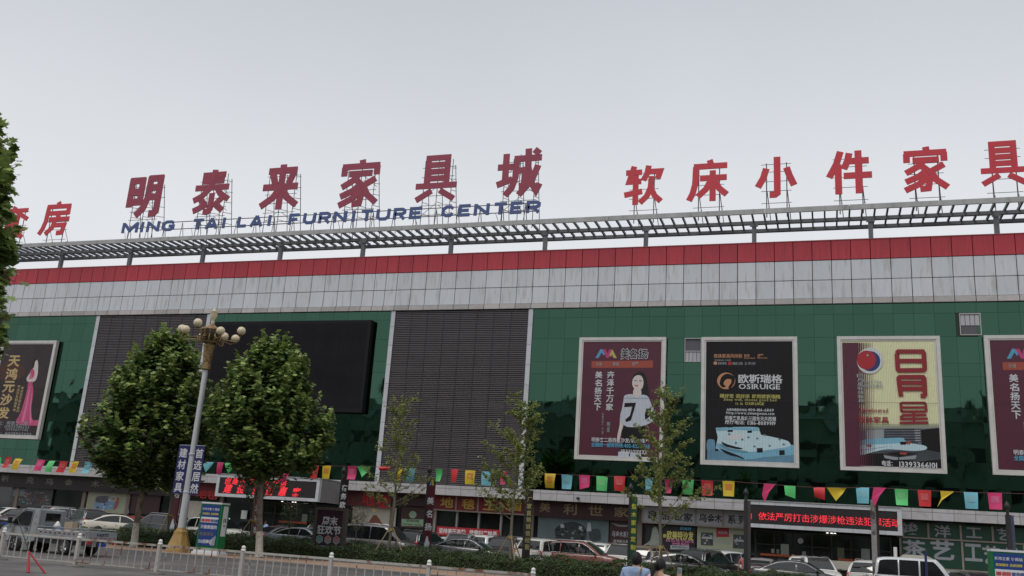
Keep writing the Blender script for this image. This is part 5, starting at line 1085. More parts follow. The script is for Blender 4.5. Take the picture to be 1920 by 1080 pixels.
# ------------------------------------------------------------------ vehicles (local x = forward, y = left)
def smooth_curve(pts, n=4):
    o = []; N = len(pts)
    for i in range(N-1):
        p0, p1, p2, p3 = pts[max(0, i-1)], pts[i], pts[i+1], pts[min(N-1, i+2)]
        for k in range(n):
            t = k/n; o.append(tuple(.5*(2*p1[j]+(p2[j]-p0[j])*t+(2*p0[j]-5*p1[j]+4*p2[j]-p3[j])*t*t+(3*p1[j]-p0[j]-3*p2[j]+p3[j])*t**3) for j in (0, 1)))
    return o+[pts[-1]]
KINDS = {
 'sedan': dict(L=4.65, W=1.80, wr=.60, low=[(-2.32, .62), (-2.30, .86), (-2.2, .98), (-1.7, 1.02), (.9, .97), (1.5, .90), (2.1, .78), (2.28, .66), (2.32, .5)], top=[(-1.85, 1.0), (-1.45, 1.20), (-1.0, 1.37), (-.45, 1.45), (.15, 1.44), (.55, 1.34), (1.22, .96)], bp=-.08, wb=(-1.38, 1.42), rw=.32, z0=.22),
 'suv': dict(L=4.55, W=1.86, wr=.66, low=[(-2.26, .6), (-2.25, .95), (-2.2, 1.04), (-1.7, 1.06), (.95, 1.05), (1.6, 1.0), (2.1, .9), (2.24, .72), (2.27, .5)], top=[(-2.18, 1.05), (-2.0, 1.40), (-1.80, 1.60), (-1.2, 1.69), (-.2, 1.70), (.35, 1.60), (1.15, 1.04)], bp=-.15, wb=(-1.38, 1.38), rw=.36, z0=.28),
 'jeep': dict(L=4.6, W=1.80, wr=.76, low=[(-2.28, .6), (-2.27, 1.0), (-2.24, 1.12), (-1.7, 1.13), (1.0, 1.13), (1.6, 1.11), (2.16, 1.05), (2.26, .9), (2.3, .55)], top=[(-2.24, 1.13), (-2.17, 1.70), (-2.05, 1.86), (-1.4, 1.92), (.1, 1.92), (.45, 1.84), (.95, 1.14)], bp=-.35, wb=(-1.35, 1.45), rw=.38, z0=.36),
 'van': dict(L=4.75, W=1.80, wr=.74, low=[(-2.36, .5), (-2.35, .95), (-2.3, 1.06), (-1.7, 1.08), (1.3, 1.06), (1.8, 1.0), (2.15, .9), (2.34, .72), (2.36, .45)], top=[(-2.32, 1.07), (-2.22, 1.55), (-2.05, 1.82), (-1.4, 1.90), (.4, 1.88), (.9, 1.74), (1.75, 1.04)], bp=-.3, wb=(-1.45, 1.55), rw=.33, z0=.28),
}
def clip(poly, xa, xb):
    def half(p, x, s):
        o = []
        for a, b in zip(p, p[1:]+p[:1]):
            ia, ib = (a[0]-x)*s >= 0, (b[0]-x)*s >= 0
            if ia: o.append(a)
            if ia != ib: t = (x-a[0])/(b[0]-a[0]); o.append((x, a[1]+(b[1]-a[1])*t))
        return o
    return half(half(poly, xa, 1), xb, -1)
def wheel(root, x, y, r, side):
    o = MB().lathe((x, y, r), [(r*.62, -.1), (r*.93, -.11), (r, -.07), (r, .07), (r*.93, .11), (r*.62, .1)], 20, 'y').build('wheel', m_tyre, root, True)
    mb = MB(); s = side; mb.lathe((x, y, r), [(r*.64, .085*s), (r*.60, .10*s), (r*.52, .06*s), (.06, .075*s), (0, .08*s)], 20, 'y'); mb.build('rim', m_rim, o, True)
    mb = MB()
    for k in range(5):
        a = 2*math.pi*k/5; mb.tube([(x+.05*math.cos(a), y+.085*s, r+.05*math.sin(a)), (x+r*.57*math.cos(a), y+.09*s, r+r*.57*math.sin(a))], .022, 5)
    mb.build('spokes', m_rim, o, True)
def car_proto(kind, label='car', name='parked_car'):
    k = KINDS[kind]; t = thing(name, (0, 0, 0), label, 'car', 'cars parked in front of the mall'); ORG[t.name] = None
    W = k['W']/2; low = smooth_curve(k['low'], 5); top = smooth_curve(k['top'], 5); z0 = k['z0']; hl = k['L']/2
    def hw(x): return W*(1-.10*max(0, (abs(x)-hl*.62)/(hl*.38))**2)
    mb = MB(); secs = []
    for x, z in low:
        w_ = hw(x); zs = z0+.02; zm = min(z-.05, .62)
        secs.append([(x, -w_*.93, z0), (x, -w_, zs+.16 if zs+.16 < z else z-.06), (x, -w_*1.0, max(zm, zs+.17)), (x, -w_*.965, z-.045), (x, -w_*.90, z), (x, 0, z+.025), (x, w_*.90, z), (x, w_*.965, z-.045), (x, w_*1.0, max(zm, zs+.17)), (x, w_, zs+.16 if zs+.16 < z else z-.06), (x, w_*.93, z0)])
    n = 11; vs = [p for s in secs for p in s]; fs = []
    for i in range(len(secs)-1):
        for j in range(n-1): fs.append((i*n+j, (i+1)*n+j, (i+1)*n+j+1, i*n+j+1))
        fs.append((i*n+n-1, (i+1)*n+n-1, (i+1)*n, i*n))
    mb.add(vs, fs, True); mb.add(secs[0], (tuple(range(n)),)); mb.add(secs[-1], (tuple(range(n))[::-1],))
    zb = min(top[0][1], top[-1][1])-.05; zr = max(p[1] for p in top); wb, wr = W*.93, k['wr']
    def gw(z): u = min(1, max(0, (z-zb)/(zr-zb))); return wb+(wr-wb)*u**1.15
    g = []; 
    for x, z in top: g.append([(x, -gw(zb), zb), (x, -gw((z+zb)/2), (z+zb)/2), (x, -gw(z)*.985, z-.02), (x, -gw(z)*.86, z+.012), (x, 0, z+.04), (x, gw(z)*.86, z+.012), (x, gw(z)*.985, z-.02), (x, gw((z+zb)/2), (z+zb)/2), (x, gw(zb), zb)])
    n = 9; vs = [p for s in g for p in s]; mb.add(vs, [(i*n+j, (i+1)*n+j, (i+1)*n+j+1, i*n+j+1) for i in range(len(g)-1) for j in range(n-1)], True)
    mb.build('body', m_white, t, True)
    # side glass: the cabin outline shrunk, split at the middle pillar
    ztop = [p for p in top if p[1] > zb+.10]
    cx = sum(p[0] for p in ztop)/len(ztop)
    out = [(cx+(x-cx)*.90, zb+.075+(z-zb-.05)*.86) for x, z in top if z > zb+.08]
    x0, x1 = out[0][0], out[-1][0]; out = [(x0-.06, zb+.085)]+out+[(x1+.10, zb+.085)]
    pieces = [clip(out, -9, k['bp']-.035), clip(out, k['bp']+.035, 9)]
    if kind in ('suv', 'van', 'jeep'): pieces = [clip(out, -9, -1.25), clip(out, -1.19, k['bp']-.035), pieces[1]]
    for s in (-1, 1):
        for p in pieces:
            if len(p) < 3: continue
            mb = MB(); pp = [(x, s*(gw(z)+.012), z) for x, z in p]
            c_ = (sum(q[0] for q in pp)/len(pp), s*(gw(sum(q[2] for q in pp)/len(pp))+.012), sum(q[2] for q in pp)/len(pp))
            for a, b in zip(pp, pp[1:]+pp[:1]): mb.add([c_, a, b] if s < 0 else [c_, b, a], ((0, 1, 2),))
            mb.build('side_window', m_carglass, t, True)
        if kind in ('sedan', 'suv'):
            MB().tube([(x, s*(gw(z)+.014), z) for x, z in out+[out[0]]], .014, 5).build('window_trim', m_chrome, t, True)
        MB().box(-hl*.62, s*W-.004 if s > 0 else -W-.012, .50, hl*.62, s*W+.012 if s > 0 else -W+.004, .54).build('side_moulding', m_plastic, t, True)
        x_ = k['bp']
        mb = MB()
        for q in (-.28, .72): mb.box(x_+q, s*W*.972-.012, zb-.10, x_+q+.16, s*W*.972+.02, zb-.07)
        mb.build('door_handle', m_chrome if kind == 'sedan' else m_plastic, t, True)
        mx_ = top[-1][0]-.32; mb = MB(); mb.ball((mx_, s*(W+.10), zb+.13), .1, 10, 7, .65, 1.1, .75); mb.tube([(mx_, s*(W*.9), zb+.06), (mx_, s*(W+.05), zb+.11)], .022, 5); mb.build('mirror', m_plastic, t, True)
        mb = MB(); xf = hl*.955; mb.add([(hl*.90, s*W*.90, .66), (hl*.985, s*W*.55, .60), (hl*1.0, s*W*.55, .72), (hl*.93, s*W*.93, .80), (hl*.90, s*W*.62, .80)], ((0, 1, 2, 3), (3, 2, 4))) ; mb.ball((hl*.94, s*W*.74, .70), .12, 10, 7, .6, 1.3, .6); mb.build('headlight', m_lamp, t, True)
        mb = MB(); zt = low[8][1] if False else (.88 if kind == 'sedan' else 1.0); mb.ball((-hl*.965, s*W*.80, zt-.04), .13, 10, 7, .45, 1.15, .55 if kind == 'sedan' else 1.1); mb.build('taillight', m_redlamp, t, True)
        if kind in ('suv', 'van'):
            MB().tube([(-1.6, s*k['wr']*.86, zr+.0), (-1.5, s*k['wr']*.86, zr+.06), (.1, s*k['wr']*.86, zr+.06), (.25, s*k['wr']*.86, zr-.02)], .018, 6).build('roof_rail', m_chrome, t, True)
        for xw in k['wb']:
            MB().lathe((xw, s*(W-.05), k['rw']), [(0, .0), (k['rw']+.06, .0), (k['rw']+.055, .056*s), (0, .056*s)], 22, 'y').build('wheel_arch', m_plastic, t, True)
            wheel(t, xw, s*(W-.06), k['rw'], s)
    def slope_glass(i0, i1, nm, f0, f1):
        mb = MB(); seg = top[i0:i1+1]; a, b = Vector((seg[0][0], 0, seg[0][1])), Vector((seg[-1][0], 0, seg[-1][1]))
        pts = []
        for q in range(5):
            u = lerp(f0, f1, q/4)*(len(seg)-1); i = min(len(seg)-2, int(u)); x = lerp(seg[i][0], seg[i+1][0], u-i); z = lerp(seg[i][1], seg[i+1][1], u-i)
            nx = 1 if seg[0][1] > seg[-1][1] else -1; dx, dz = seg[i+1][0]-seg[i][0], seg[i+1][1]-seg[i][1]; l_ = math.hypot(dx, dz); ox, oz = -dz/l_*.022, dx/l_*.022
            w_ = gw(z)*.83; pts.append([(x+ox, -w_, z+oz+.014), (x+ox, -w_*.5, z+oz+.026), (x+ox, 0, z+oz+.034), (x+ox, w_*.5, z+oz+.026), (x+ox, w_, z+oz+.014)])
        vs = [p for r_ in pts for p in r_]; mb.add(vs, [(i*5+j, (i+1)*5+j, (i+1)*5+j+1, i*5+j+1) for i in range(4) for j in range(4)], True); mb.build(nm, m_carglass, t, True)
    N = len(top)-1
    slope_glass(N-8, N, 'windshield', .22, .93); slope_glass(0, 10, 'rear_window', .10, .80 if kind == 'sedan' else .88)
    MB().box(hl-.05, -.42, .50, hl+.012, .42, .68).build('grille', m_plastic, t, True)
    for nm, x, sg in (('front_bumper', hl, 1), ('rear_bumper', -hl, -1)):
        MB().box(min(x, x-sg*.12), -W*.82, z0-.02, max(x+sg*.02, x-sg*.12), W*.82, z0+.16).build(nm, m_plastic, t, True)
    MB().box(-hl-.03, -.22, .66 if kind == 'sedan' else .70, -hl-.004, .22, .80 if kind == 'sedan' else .84).build('licence_plate', m_plate, t, True)
    MB().box(hl+.014, -.22, .40, hl+.03, .22, .53).build('licence_plate', m_plate, t, True)
    return t
PAINT = {}
def paint(*rgb):
    if rgb not in PAINT: PAINT[rgb] = M('car paint', S(*rgb), .32, coat=.6, noise=.05, ns=2, spec=.5)
    return PAINT[rgb]
protos = {}
def put_car(kind, px, py, Y, deg, rgb, label, sc_=1.0):
    """px, py: a pixel at the middle of the roof; Y: its depth."""
    p = at(px, py, Y)
    if kind not in protos: protos[kind] = c = car_proto(kind)
    else: c = copy_tree(protos[kind])
    c.location = (p.x, Y, LOT); c.rotation_euler = (0, 0, R(deg)); c['label'] = label
    for ch in c.children:
        if ch.name.startswith('body'):
            ch.material_slots[0].link = 'OBJECT'; ch.material_slots[0].material = paint(*rgb)
    return c
WH, BK, SV, GR = (226, 224, 216), (24, 24, 28), (148, 150, 154), (78, 76, 78)
CARS = [
 ('sedan', 882, 1012, 51.6, 2, (46, 46, 56), 'dark grey sedan with chrome window trim, left of the staked ginkgo before the hedge'),
 ('sedan', 575, 992, 51.2, 1, (92, 104, 112), 'blue grey sedan with chrome window trim, left of the festival lightbox'),
 ('sedan', 1283, 1040, 50.8, 0, (20, 21, 26), 'black sedan with chrome window trim, right of the pedestrians'),
 ('sedan', 1497, 1055, 50.2, 0, (20, 21, 26), 'black sedan with chrome window trim, before the right entrance'),
 ('van', 715, 987, 52.6, 0, (96, 92, 94), 'large grey minivan with dark windows, right of the festival lightbox'),
 ('suv', 1098, 1024, 53.0, -4, (120, 58, 48), 'red brown suv behind the hedge, left of the green banner post'),
 ('suv', 1026, 1010, 53.5, 78, WH, 'white suv seen from behind with red tail lamps, by the black gold banner post'),
 ('suv', 992, 1005, 58.5, 84, (205, 206, 204), 'white suv parked beyond, left of the other white suv seen from behind'),
 ('suv', 1165, 1030, 55.0, -88, WH, 'white car facing the road with a pale windscreen, beside the green banner post'),
 ('suv', 1130, 1025, 60.0, 88, (222, 222, 218), 'white suv deep in the car park behind the red brown suv'),
 ('suv', 1330, 1029, 54.5, 68, (26, 26, 30), 'black suv seen from behind with a red lamp, in front of the pale green poster'),
 ('suv', 1372, 1036, 57.5, 62, (214, 216, 216), 'white suv behind the black suv, next to the woman in pink'),
 ('sedan', 1430, 1044, 55.5, 86, (142, 136, 136), 'silver sedan seen from behind, left of the right entrance doors'),
 ('suv', 1532, 1052, 56.0, -78, (222, 222, 218), 'white minivan facing the road, before the right entrance doors'),
 ('suv', 1508, 1046, 58.6, 88, (220, 220, 216), 'white suv close to the right entrance, left of the white minivan'),
 ('suv', 1640, 1056, 53.0, 75, (226, 226, 222), 'white suv seen from behind, beside the grey scuffed post'),
 ('jeep', 1738, 1054, 48.2, -3, (196, 200, 204), 'boxy silver white jeep at the lower right, before the green signs'),
 ('sedan', 1822, 1062, 55.0, -60, (52, 52, 56), 'dark grey sedan behind the jeep, left of the right kiosk'),
 ('sedan', 1790, 1057, 58.5, -70, (150, 152, 152), 'silver sedan behind the jeep in the second row'),
 ('sedan', 1868, 1064, 57.0, -80, (24, 26, 30), 'black sedan in front of the green sign by the right kiosk'),
 ('sedan', 848, 1005, 57.5, 84, (228, 226, 222), 'white sedan seen from behind under the red cloth banner'),
 ('suv', 862, 1004, 54.6, -80, (150, 156, 162), 'silver suv with a dappled windscreen, beside the tallest banner post'),
 ('suv', 917, 1002, 58.5, 86, (226, 226, 224), 'white suv by the shop wall under the right end of the red cloth banner'),
 ('suv', 945, 1007, 56.0, -84, (40, 34, 38), 'dark brown suv between the white suvs near the ginkgo'),
 ('suv', 800, 991, 55.6, 80, (22, 22, 24), 'black suv just behind the tallest banner post'),
 ('sedan', 620, 985, 56.0, -75, (176, 180, 176), 'pale silver sedan behind the blue grey sedan'),
 ('suv', 600, 981, 59.0, -80, (208, 208, 206), 'white suv beyond the pale silver sedan near the left entrance'),
 ('sedan', 535, 986, 56.0, 70, (40, 38, 42), 'dark sedan with a red tail lamp, left behind the blue grey sedan'),
 ('suv', 662, 985, 56.0, 80, (58, 34, 36), 'dark wine suv half hidden behind the festival lightbox'),
 ('suv', 415, 969, 51.5, -3, WH, 'white suv hidden behind the green kiosk'),
 ('suv', 300, 960, 52.0, 172, (24, 26, 40), 'dark blue wagon with chrome trim between the plane trunk and the lamp post'),
 ('sedan', 226, 960, 53.6, 50, (226, 220, 206), 'white sedan with red tail lamps, left of the first plane trunk'),
 ('sedan', 262, 972, 56.8, 80, (146, 40, 42), 'red sedan just behind the first plane trunk'),
 ('suv', 165, 953, 54.5, 150, (26, 24, 26), 'black suv with a red lamp behind the pickup bed'),
 ('sedan', 45, 958, 52.5, -70, (84, 74, 78), 'dark mauve sedan with a blue plate, behind the pickup cab'),
 ('sedan', 15, 950, 54.5, -100, (226, 224, 220), 'white sedan at the left edge behind the pickup'),
 ('suv', 98, 945, 57.5, -110, (188, 190, 180), 'pale suv with a dark windscreen above the pickup cab'),
 ('sedan', 62, 947, 60.0, -95, (150, 84, 60), 'rusty orange car at the far left by the shop fronts'),
 ('suv', 1215, 1028, 57.0, 84, (122, 96, 72), 'brown suv near the black poster behind the man in blue'),
 ('sedan', 1240, 1036, 54.5, -70, (150, 146, 142), 'silver grey car between the pedestrians and the black poster'),
]
for c in CARS: put_car(*c)

# the small pickup truck on the road
tp = Vector((-29.95, 33.0, 0))
t = thing('pickup_truck', (-31.1, 33.1, 0), 'old silver grey pickup truck with a dropside bed driving past the fence', 'truck', rz=R(177)); ORG[t.name] = None
m_tr = M('faded silver paint', (.29, .315, .335), .45, noise=.15, ns=3, c2=(.19, .175, .155), thr=(.5, .66), c2s=3); m_trd = M('grey steel bed', (.26, .28, .30), .6, noise=.2, ns=4)
cab = [(.55, .48), (.55, 1.72), (.62, 1.79), (1.35, 1.80), (1.60, 1.72), (2.10, 1.10), (2.42, .98), (2.50, .86), (2.50, .40), (.9, .40)]
mb = MB(); n = len(cab)
def cy(z): return .78-.13*max(0, (z-1.05)/.75)
l_ = [(x, cy(z), z) for x, z in cab]; r_ = [(x, -cy(z), z) for x, z in cab]
mb.add(l_, (tuple(range(n))[::-1],)); mb.add(r_, (tuple(range(n)),)); mb.add(l_+r_, [(i, (i+1) % n, n+(i+1) % n, n+i) for i in range(n)]); mb.build('cab', m_tr, t, True)
for s in (1, -1):
    w_ = [(.98, 1.10), (1.0, 1.66), (1.42, 1.67), (1.60, 1.58), (1.92, 1.16), (1.90, 1.10)]
    mb = MB(); mb.poly([(x, s*(cy(z)+.012), z) for x, z in (w_ if s < 0 else w_[::-1])]); mb.build('side_window', m_carglass, t, True)
    mb = MB(); mb.tube([(x, s*(cy(z)+.006), z) for x, z in ((.93, .5), (.93, 1.7), (1.45, 1.72), (1.68, 1.6), (2.0, 1.1), (1.95, .5), (.93, .5))], .009, 4); mb.build('door_seam', m_plastic, t, True)
    MB().box(1.0, s*.79-.01, .93, 1.18, s*.79+.02, .98).build('door_handle', m_plastic, t, True)
    mb = MB(); mb.box(1.88, s*.95-.09, 1.10, 1.96, s*.95+.09, 1.36); mb.tube([(1.92, s*.72, 1.12), (1.92, s*.9, 1.18)], .02, 5); mb.build('mirror', m_plastic, t, True)
    for xw in (1.62, -1.15): wheel(t, xw, s*.70, .31, s)
    MB().lathe((1.62, s*.70, .33), [(0, 0), (.40, 0), (.39, .086*s), (0, .086*s)], 20, 'y').build('wheel_arch', m_plastic, t, True)
    MB().ball((2.44, s*.58, .72), .12, 10, 7, .5, 1.2, .8).build('headlight', m_lamp, t, True)
    MB().box(-2.42, s*.72-.1, .50, -2.36, s*.72+.1, .62).build('taillight', m_redlamp, t, True)
mb = MB(); mb.quad((1.61, -.60, 1.67), (2.06, -.68, 1.14), (2.06, .68, 1.14), (1.61, .60, 1.67)); mb.v = [(x+.015, y, z+.012) for x, y, z in mb.v]; mb.build('windshield', m_carglass, t, True)
mb = MB(); mb.box(-2.35, -.80, .62, .48, .80, .70); mb.box(-2.3, -.35, .40, .6, -.22, .62); mb.box(-2.3, .22, .40, .6, .35, .62); mb.build('bed_floor', m_trd, t, True)
for s in (1, -1):
    o = MB().box(-2.30, s*.80-.02, .70, .46, s*.80+.02, 1.0).build('side_board', m_tr, t, True)
    mb = MB()
    for k in range(5): mb.box(-1.9+k*.5, s*.822, .95, -1.6+k*.5, s*.83, .985)
    mb.build('white_strip', m_white, o, True)
    mb = MB()
    for k in range(10): mb.box(-2.2+k*.26, s*.822, .84, -2.08+k*.26, s*.832, .885)
    mb.build('red_reflectors', flat('faded red marks', 120, 52, 58), o, True)
    mb = MB(); mb.tube([(-2.3, s*.80, 1.08), (.46, s*.80, 1.08)], .018, 5)
    for k in range(7): mb.tube([(-2.2+k*.42, s*.80, 1.0), (-2.2+k*.42, s*.80, 1.08)], .012, 4)
    mb.build('bed_rail', m_trd, o, True)
o = MB().box(-2.37, -.80, .68, -2.33, .80, 1.0).build('tailgate', m_trd, t, True)
mb = MB(); 
for k in range(6): mb.box(-2.378, -.74+k*.26, .73, -2.371, -.62+k*.26, .765)
mb.build('red_reflectors', m_redlamp, o, True)
g = MB(); g.text('RAEF717', 0, 0, .17, 0, 1, 'c', off=.02); g2 = MB(); g2.add([(-2.375, -v[0], v[2]+.82) for v in g.v], [f for f in g.f]); g2.build('lettering', m_black, o, True)
mb = MB()
for a, b in (((-.78, .70), (-.78, 1.82)), ((.78, .70), (.78, 1.82)), ((-.70, 1.9), (.70, 1.9)), ((-.78, 1.05), (.78, 1.05)), ((-.78, 1.82), (-.70, 1.9)), ((.78, 1.82), (.70, 1.9))): mb.tube([(.46, a[0], a[1]), (.46, b[0], b[1])], .025, 6)
for k in range(13): mb.tube([(.46, -.72+k*.12, 1.05), (.46, -.72+k*.12, 1.88 if k in (0, 1, 2, 10, 11, 12) else 1.32)], .012, 4)
mb.build('headboard_rack', m_trd, t, True)
MB().box(.535, -.40, 1.28, .548, .40, 1.62).build('rear_window', m_carglass, t, True)
MB().box(-2.40, -.22, .42, -2.37, .22, .56).build('licence_plate', m_plate, t, True)
MB().box(2.44, -.78, .36, 2.54, .78, .56).build('front_bumper', m_plastic, t, True)
def on_truck(v): c_, s_ = math.cos(R(177)), math.sin(R(177)); return (-31.1+v[0]*c_-v[1]*s_, 33.1+v[0]*s_+v[1]*c_, v[2])
q = thing('cardboard_box', on_truck((-.75, .2, .704)), 'small upright cardboard box standing on the pickup bed', 'box', rz=R(190)); ORG[q.name] = None
mb = MB(); mb.box(-.18, -.2, 0, .18, .2, .62); mb.build('carton', M('carton', (.42, .33, .24), .8, noise=.1), q, True); MB().box(-.12, -.206, .3, .12, -.201, .55).build('print', m_porange, q, True)
q = thing('bundle', on_truck((-.1, .1, .704)), 'blue and white bundle lying on the pickup bed', 'bundle', rz=R(170)); ORG[q.name] = None
MB().ball((0, 0, .22), .36, 12, 8, 1.0, .9, .55).build('wrapped_bundle', flat('blue sheet', 60, 74, 110, noise=.3, ns=4), q, True); MB().lathe((.25, 0, .3), [(.02, 0), (.14, .02), (.16, .12), (.04, .3), (0, .32)], 10).build('white_sack', m_white, q, True)

# flatbed truck and small white digger cab by the right entrance
q = at(1600, 1056, 58)
t = thing('flatbed_truck', (q.x, 58, LOT), 'pale flatbed truck side with a low cream dropside bed, before the right entrance', 'truck', rz=0); 
X = q.x; mb = MB(); mb.box(X-2.4, 57.1, 1.35, X+1.4, 57.16, 1.80); mb.box(X-2.4, 58.9, 1.35, X+1.4, 58.96, 1.8); mb.box(X-2.4, 57.16, 1.30, X+1.4, 58.9, 1.36); mb.build('bed', M('cream dropside', (.45, .43, .37), .6, noise=.12, ns=2, stretch=(.3, 1, 4)), t)
mb = MB(); mb.box(X-2.3, 57.4, .8, X+1.3, 58.6, 1.28); mb.build('chassis', m_plastic, t)
for xw in (-1.5, .5):
    for yy in (57.35, 58.7): MB().lathe((X+xw, yy, LOT+.42), [(.2, -.12), (.4, -.13), (.42, 0), (.4, .13), (.2, .12)], 18, 'y').build('wheel', m_tyre, t)
mb = MB(); mb.box(X+1.5, 57.15, .6, X+3.0, 58.9, 1.3); mb.box(X+1.55, 57.25, 1.3, X+2.8, 58.8, 2.0); mb.build('cab', m_white, t); MB().box(X+1.8, 57.235, 1.35, X+2.6, 57.249, 1.85).build('side_window', m_carglass, t)
q = at(1722, 1048, 55.5); X, Z = q.x, q.z
t = thing('mini_truck', (X, 55.5, LOT), 'cream truck cab with a white exhaust pipe, showing above the jeep roof', 'truck')
cabp = [(-.85, .6), (-.85, 2.0), (-.7, 2.15), (.35, 2.15), (.72, 1.98), (.95, 1.5), (1.0, .6)]
mb = MB(); mb.prism([(X+a, LOT+b) for a, b in cabp], 54.7, 56.3); mb.build('cab', M('cream cab paint', (.55, .54, .47), .4, noise=.06), t)
mb = MB(); mb.poly([(X+a, 54.69, LOT+b) for a, b in ((-.3, 1.45), (.78, 1.45), (.62, 1.85), (.3, 1.98), (-.3, 1.98))]); mb.build('side_window', m_carglass, t)
MB().tube([(X-1.15, 55, LOT+.6), (X-1.15, 55, LOT+2.5)], .09, 8).build('exhaust_pipe', m_white, t)
mb = MB(); mb.box(X-3.2, 54.7, LOT+.75, X-1.3, 56.3, LOT+.95); mb.build('bed', m_plastic, t)
for xw in (.35, -2.4):
    for yy in (54.85, 56.15): MB().lathe((X+xw, yy, LOT+.4), [(.2, -.12), (.38, -.13), (.4, 0), (.38, .13), (.2, .12)], 18, 'y').build('wheel', m_tyre, t)

# ------------------------------------------------------------------ people
def skin(name, pts, edges, mat, parent, sub=2, extra=None):
    keys = list(pts); me = bpy.data.meshes.new(name)
    me.from_pydata([pts[k][:3] for k in keys], [(keys.index(a), keys.index(b)) for a, b in edges], [])
    o = bpy.data.objects.new(name, me); col.objects.link(o)
    o.modifiers.new('s', 'SKIN'); sd = o.modifiers.new('d', 'SUBSURF'); sd.levels = sub; sd.render_levels = sub
    for i, k in enumerate(keys):
        r_ = pts[k][3]; me.skin_vertices[0].data[i].radius = r_ if isinstance(r_, tuple) else (r_, r_)
    me.skin_vertices[0].data[0].use_root = True
    dg = bpy.context.evaluated_depsgraph_get(); ev = o.evaluated_get(dg); m2 = bpy.data.meshes.new_from_object(ev)
    bpy.data.objects.remove(o); vs = [tuple(v.co) for v in m2.vertices]; fs = [tuple(p.vertices) for p in m2.polygons]; bpy.data.meshes.remove(m2)
    mb = MB(); mb.add(vs, fs, True)
    if extra: extra(mb)
    m = mb.build(name, mat, parent, True); return m
def head(mb, c, turn=0.0, tilt=0.0, s=1.0):
    n, m = 18, 14; vs = []
    for i in range(m+1):
        t = math.pi*i/m
        for k in range(n):
            a = 2*math.pi*k/n; x, y, z = .074*math.sin(t)*math.cos(a), .095*math.sin(t)*math.sin(a), .118*math.cos(t)
            if z < -.02: f = 1-.28*((-.02-z)/.1); x *= f; y = y*(1-.1*((-.02-z)/.1))+(.012 if y > 0 else .018)*((-.02-z)/.1)
            if y > .07 and abs(x) < .02 and -.035 < z < .02: y += .022*(1-abs(x)/.02)
            vs.append((x, y, z))
    for s_ in (-1, 1):
        b = len(vs)
    def rt(v):
        x, y, z = v; y, z = y*math.cos(tilt)-z*math.sin(tilt), y*math.sin(tilt)+z*math.cos(tilt); x, y = x*math.cos(turn)-y*math.sin(turn), x*math.sin(turn)+y*math.cos(turn)
        return (c[0]+x*s, c[1]+y*s, c[2]+z*s)
    mb.add([rt(v) for v in vs], [(i*n+k, (i+1)*n+k, (i+1)*n+(k+1) % n, i*n+(k+1) % n) for i in range(m) for k in range(n)], True)
    for s_ in (-1, 1):
        e = MB(); e.ball((s_*.077, -.005, -.005), .03, 8, 6, .35, .7, 1.1); mb.add([rt(v) for v in e.v], e.f, True)
    return rt
def hand(pts, edges, wrist, d, side, curl=.5):
    w_ = Vector(wrist); d = Vector(d).normalized(); u = d.cross(Vector((0, 1, 0))); u = (u if u.length > .1 else Vector((1, 0, 0))).normalized(); v = d.cross(u)
    p = w_+d*.075; pts[side+'palm'] = (*p, (.036, .020)); edges.append((side+'wrist', side+'palm'))
    for i, (o_, ln) in enumerate(((-.03, .062), (-.01, .074), (.01, .070), (.03, .055))):
        a = p+d*.02+u*o_; b = a+(d*(1-curl*.3)+v*curl*.4)*ln*.6; c_ = b+(d*(1-curl)+v*curl)*ln*.55
        for nm, q, r_ in (('a', a, .011), ('b', b, .0095), ('c', c_, .0085)): pts[f'{side}f{i}{nm}'] = (*q, r_)
        edges += [(side+'palm', f'{side}f{i}a'), (f'{side}f{i}a', f'{side}f{i}b'), (f'{side}f{i}b', f'{side}f{i}c')]
    a = w_+d*.04-u*.035; b = a+(d*.8-u*.5+v*.3)*.045
    pts[side+'t1'] = (*a, .012); pts[side+'t2'] = (*b, .010); edges += [(side+'palm', side+'t1'), (side+'t1', side+'t2')]
